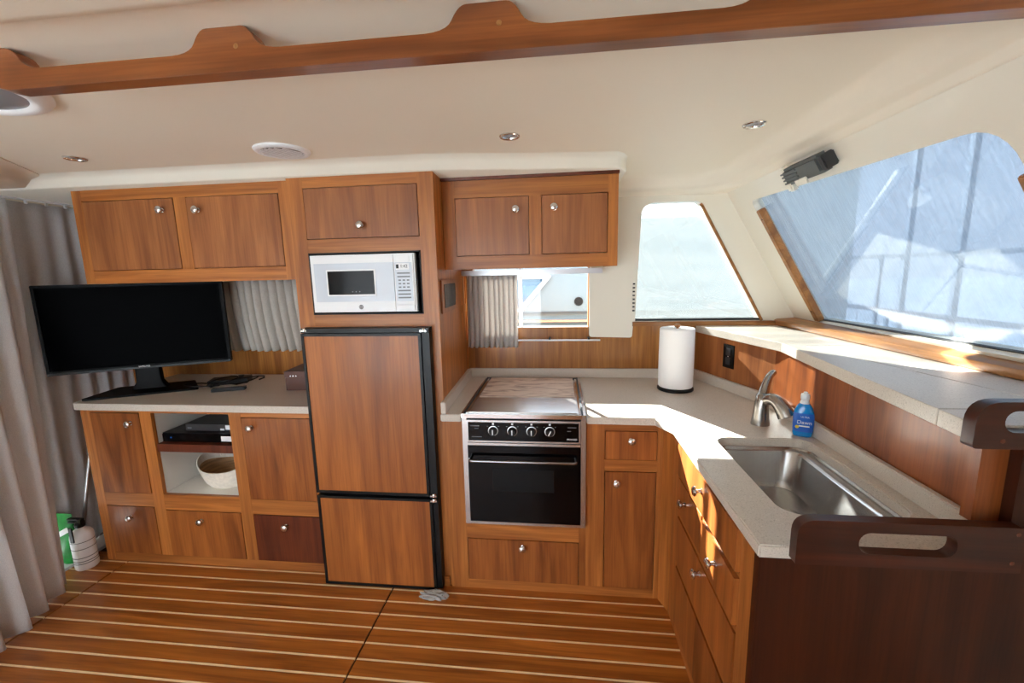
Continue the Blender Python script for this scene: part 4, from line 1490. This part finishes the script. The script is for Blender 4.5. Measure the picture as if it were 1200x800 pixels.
part('tag', bm, 'print', t, label='small white inspection tag')

bm = bmesh.new()
rings = []
for z, w_, dp in ((0.0, 0.055, 0.03), (0.02, 0.064, 0.042), (0.10, 0.066, 0.046), (0.18, 0.064, 0.036), (0.235, 0.062, 0.014), (0.262, 0.066, 0.004), (0.272, 0.064, 0.003)):
    rings.append([(-2.592 + w_ * 0.85 * cos(a_) * (1 + 0.05 * sin(5 * a_ + z * 40)), 1.790 + dp * 0.8 * sin(a_) * (1 + 0.14 * sin(3 * a_ + z * 30)), 0.013 + z) for a_ in [2 * pi * i / 28 for i in range(28)]])
loft(bm, rings)
solo('plastic_bag', bm, 'green', 'green plastic refill bag behind the fire extinguisher', 'bag', (-2.592, 1.790, 0.013), smooth=True)

t = thing('mop_handle', 'slim grey aluminium pole leaning against the base cabinet', 'pole', (-2.66, 1.862, 0.013))
bm = bmesh.new()
tube(bm, [(-2.632, 1.872, 0.020), (-2.585, 1.872, 0.20), (-2.452, 1.876, 0.645)], 0.0085, 10)
part('shaft', bm, 'alu', t, True)
bm = bmesh.new()
tube(bm, [(-2.476, 1.8745, 0.578), (-2.449, 1.8763, 0.653)], 0.0105, 10)
part('grip', bm, 'grey_plastic', t, True)

# crumpled film on the floor at the refrigerator
bm = bmesh.new()
bmesh.ops.create_icosphere(bm, subdivisions=4, radius=1.0)
rnd = random.Random(4)
for v in bm.verts:
    n_ = 1 + 0.20 * sin(7 * v.co.x + 3 * v.co.z) * cos(9 * v.co.y) + 0.12 * sin(17 * v.co.y + 5 * v.co.x) + rnd.uniform(-0.05, 0.05)
    v.co = Vector((v.co.x * 0.062 * n_, v.co.y * 0.026 * n_, max(v.co.z * 0.018 * n_, -0.008)))
bmesh.ops.translate(bm, verts=bm.verts, vec=(-0.585, 1.716, 0.0085))
solo('plastic_film', bm, 'film', 'crumpled clear plastic film on the floor at the refrigerator foot', 'plastic film', (-0.585, 1.716, 0.0), smooth=True)

# ------------------------------------------------------------------ ceiling fixtures
def downlight(x, y, label, r=0.037):
    t = thing('downlight', label, 'downlight', (x, y, ZT), 'recessed ceiling lights')
    bm = bmesh.new()
    lathe(bm, [(r, 0), (r, -0.003), (r * 0.92, -0.006), (r * 0.74, -0.004), (r * 0.70, 0.0)], (x, y, ZT), (0, 0, 1), 28)
    part('bezel', bm, 'chrome', t, 40)
    bm = bmesh.new()
    lathe(bm, [(0, -0.0035), (r * 0.4, -0.003), (r * 0.70, -0.0005), (r * 0.70, 0)], (x, y, ZT), (0, 0, 1), 24)
    part('lens', bm, 'lens', t, True)


downlight(-1.850, 1.541, 'recessed ceiling light above the television cabinet')
downlight(-0.173, 1.580, 'recessed ceiling light above the stove')
downlight(0.647, 1.605, 'recessed ceiling light above the sink')

t = thing('ceiling_vent', 'round white ceiling vent with curved slats', 'vent', (-1.033, 1.594, ZT))
bm = bmesh.new()
lathe(bm, [(0.098, 0), (0.098, -0.005), (0.092, -0.010), (0.080, -0.012), (0.074, -0.010), (0.074, 0.0)], (-1.033, 1.594, ZT), (0, 0, 1), 40)
part('rim', bm, 'white_plastic', t, 40)
bm = bmesh.new()
lathe(bm, [(0, -0.001), (0.074, -0.001), (0.074, 0)], (-1.033, 1.594, ZT), (0, 0, 1), 32)
part('backing', bm, 'dark_grey', t)
vd = Vector((0.42, 0.907))
for k in range(8):
    off = -0.063 + k * 0.018
    hl = sqrt(max(0.0, 0.074 ** 2 - off ** 2))
    bm = bmesh.new()
    cx_, cy_ = -1.033 - vd.y * off, 1.594 + vd.x * off
    V_ = lambda u, v, a: (cx_ + vd.x * a - vd.y * u, cy_ + vd.y * a + vd.x * u, v)
    prism(bm, [(-0.004, ZT - 0.0125), (0.004, ZT - 0.0135), (0.004, ZT - 0.0120), (-0.004, ZT - 0.0110)], [], V_, -hl, hl)
    part('slat', bm, 'white_plastic', t)

t = thing('ceiling_lamp', 'large round ceiling lamp with grey lens and white rim', 'lamp', (-1.435, 0.930, ZT))
bm = bmesh.new()
lathe(bm, [(0.185, 0), (0.186, -0.006), (0.178, -0.016), (0.160, -0.023), (0.145, -0.022), (0.138, -0.016), (0.138, 0)], (-1.435, 0.930, ZT), (0, 0, 1), 48)
part('rim', bm, 'white_plastic', t, 40)
bm = bmesh.new()
lathe(bm, [(0, -0.026), (0.06, -0.025), (0.11, -0.021), (0.138, -0.015), (0.138, 0)], (-1.435, 0.930, ZT), (0, 0, 1), 40)
part('lens', bm, 'lens', t, True)

# ceiling handrail: one board with scalloped feet
t = thing('ceiling_handrail', 'long varnished teak handrail with scalloped feet under headliner', 'handrail', (-0.2, 0.847, ZT))
zb_, zt_ = 1.871, 1.908
topline = []


def foot(xc, hw=0.042, flare=0.075):
    q = []
    zz = ZT
    for s_ in (-1, 1):
        pts = [(xc + s_ * (hw + flare), zt_)] + [(v.x, v.y) for v in arc((xc + s_ * (hw + flare * 0.95), zt_, 0), (xc + s_ * (hw + flare * 0.40), zt_ + 0.001, 0), (xc + s_ * (hw + flare * 0.28), zt_ + 0.018, 0), 5)] + [(v.x, v.y) for v in arc((xc + s_ * (hw + flare * 0.28), zt_ + 0.018, 0), (xc + s_ * (hw + 0.008), zz, 0), (xc + s_ * hw * 0.85, zz, 0), 5)]
        q.append(pts)
    return q[0] + list(reversed(q[1]))


for xc in (-0.634, -0.128, 0.388):
    topline += foot(xc)
left_end = [(-1.215, ZT)] + [(v.x, v.y) for v in arc((-1.215, ZT, 0), (-1.195, 1.905, 0), (-1.150, 1.878, 0), 8)] + [(-1.118, zb_)]
first = [(v.x, v.y) for v in arc((-1.045, zt_, 0), (-1.072, zt_ + 0.002, 0), (-1.082, zt_ + 0.016, 0), 5)] + [(v.x, v.y) for v in arc((-1.084, zt_ + 0.020, 0), (-1.098, ZT, 0), (-1.125, ZT, 0), 5)]
outl = left_end + [(0.86, zb_), (0.86, zt_)] + list(reversed(topline)) + first
# drop duplicate neighbours
cl = []
for q in outl:
    if not cl or (Vector(q) - Vector(cl[-1])).length > 1e-4:
        cl.append(q)
bm = bmesh.new()
prism(bm, cl, [], FXZ, 0.829, 0.865)
bev(bm, 0.006, 3)
hr = part('rail_board', bm, 'handrail', t, 35)
for xc in (-1.165, -1.150, -0.610, -0.105, 0.398):
    bm = bmesh.new()
    lathe(bm, [(0, 0.0008), (0.0045, 0.0006), (0.005, 0)], (xc, 0.829, 1.915), (0, -1, 0), 10)
    part('plug', bm, 'sill', hr)

# wiper motor cover over the windshield
t = thing('wiper_motor_cover', 'grey plastic wiper motor box at the top of windshield', 'motor cover', (0.86, 1.70, 1.82))


def wsb(y0, y1, z0, z1, a0, a1, b=0.004):
    bm = bmesh.new()
    prism(bm, [(y0, z0), (y1, z0), (y1, z1), (y0, z1)], [], ws, a0, a1)
    if b:
        bev(bm, b)
    return bm


part('housing', wsb(1.575, 1.80, 1.800, 1.856, -0.050, -0.001, 0.010), 'grey_plastic', t)
for k in range(4):
    part('rib', wsb(1.70, 1.798, 1.808 + k * 0.011, 1.813 + k * 0.011, -0.055, -0.049, 0.001), 'grey_plastic', t)
part('end_cap', wsb(1.556, 1.580, 1.806, 1.850, -0.044, -0.001, 0.004), 'dark_grey', t)
part('bracket', wsb(1.66, 1.73, 1.792, 1.812, -0.057, -0.050, 0.002), 'liner_gloss', t)
part('mount_arm', wsb(1.815, 1.850, 1.775, 1.862, -0.030, -0.001, 0.006), 'liner_gloss', t)

# ------------------------------------------------------------------ outside
# covers over windshield and corner window; unseen canvas ones added to block light
for i, (y0, y1) in enumerate(((1.00, 2.30), (-0.33, 0.99), (-1.6, -0.34))):
    bm = bmesh.new()
    prism(bm, [(y0, 1.17), (y1, 1.17), (y1, 1.84), (y0, 1.84)], [], ws, 0.060, 0.0615)
    solo('windshield_cover', bm, ('screen_front', 'canvas', 'canvas')[i], ['woven sun cover outside the windshield pane above the ledge', 'added canvas blocking light at the centre windshield pane', 'added canvas blocking light at the starboard windshield pane'][i], 'cover', (WX(1.2), (y0 + y1) / 2, 1.2))
bm = bmesh.new()
prism(bm, [(0.36, 1.15), (1.16, 1.15), (0.83, 1.795), (0.36, 1.778)], [], FXZ, YW + 0.065, YW + 0.0665)
solo('window_cover', bm, 'screen_side', 'white woven cover outside the corner side window', 'cover', (0.7, YW + 0.06, 1.2))

# neighbouring boat
nb = thing('neighbour_boat', 'white motor yacht moored alongside the galley window', 'boat', (0.5, 5.2, -1.0))
bm = bmesh.new()
NY = 4.6
prism(bm, [(NY, -1.0), (NY + 0.02, 0.90), (NY + 0.06, 0.95), (NY + 0.10, 1.00), (NY + 0.30, 2.02), (NY + 2.2, 2.10), (NY + 2.4, -1.0)], [], FYZ, -5.0, 2.3)
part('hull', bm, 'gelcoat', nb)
part('rub_rail', bbox(-5, 2.3, NY - 0.03, NY + 0.08, 0.94, 0.965, 0.004), 'alu', nb)
part('deck_line', bbox(-5, 2.3, NY + 0.05, NY + 0.13, 1.030, 1.045, 0.002), 'grey_plastic', nb)


def nbf(u, v, a):     # on the sloping cabin side
    return (u, NY + 0.10 + (v - 1.0) * 0.196 - a, v)


wq = [(-0.95, 1.40), (-0.17, 1.40), (-0.47, 1.06), (-0.95, 1.06)]
bm = bmesh.new()
prism(bm, round_poly(wq, 0.02), [], nbf, -0.005, 0.012)
nw = part('cabin_window', bm, 'tinted', nb)
bm = bmesh.new()
big = [(-1.05, 1.44), (-0.08, 1.44), (-0.43, 1.03), (-1.05, 1.03)]
prism(bm, round_poly(big, 0.02), [list(reversed(round_poly(wq, 0.02)))], nbf, -0.005, 0.03)
part('window_frame', bm, 'alu', nw)
bm = bmesh.new()
lathe(bm, [(0, 0.02), (0.045, 0.02), (0.05, 0.0)], nbf(0.202, 1.148, 0.0), (0, -1, 0.19), 24)
part('hull_fitting', bm, 'black', nb, label='round black fitting')

# foredeck and shed frame ahead of the windshield
bm = bmesh.new()
loft(bm, [[(1.44, y, z) for y, z in ((2.4, 0.95), (1.4, 1.04), (0.3, 1.07), (-0.8, 1.04), (-1.8, 0.95), (-1.8, -0.6), (2.4, -0.6))], [(3.2, y, z) for y, z in ((2.2, 0.90), (1.3, 0.97), (0.3, 0.99), (-0.7, 0.97), (-1.6, 0.90), (-1.3, -0.6), (1.9, -0.6))], [(5.4, y, z) for y, z in ((0.55, 0.86), (0.42, 0.88), (0.3, 0.88), (0.18, 0.88), (0.05, 0.86), (0.1, -0.6), (0.5, -0.6))]])
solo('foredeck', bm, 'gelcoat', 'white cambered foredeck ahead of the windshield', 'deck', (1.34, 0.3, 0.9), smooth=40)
sf = thing('shed_frame', 'pale framework of posts and beams beyond the windshield', 'frame', (5.0, 6.5, -1.0))
for yy, zt, th in ((6.97, 5.0, 0.07), (6.11, 5.0, 0.07), (7.44, 1.60, 0.045), (7.19, 0.80, 0.045), (9.6, 5.0, 0.07), (4.95, 5.0, 0.07)):
    part('post', bbox(5.0, 5.0 + th, yy - th / 2, yy + th / 2, -1.0, zt, 0), 'deck_frame', sf)
for zz in (0.74, 1.56, 3.6):
    part('beam', bbox(4.965, 4.998, 4.8, 10.6, zz, zz + 0.06, 0), 'beam_darkened', sf)

bm = bmesh.new()
box(bm, -60, 80, -70, 80, -1.4, -1.0)
wt = solo('harbour_water', bm, 'water', 'harbour water, paled to bounce light into the cabin', 'water', (0, 0, -1.0))
wt['kind'] = 'stuff'
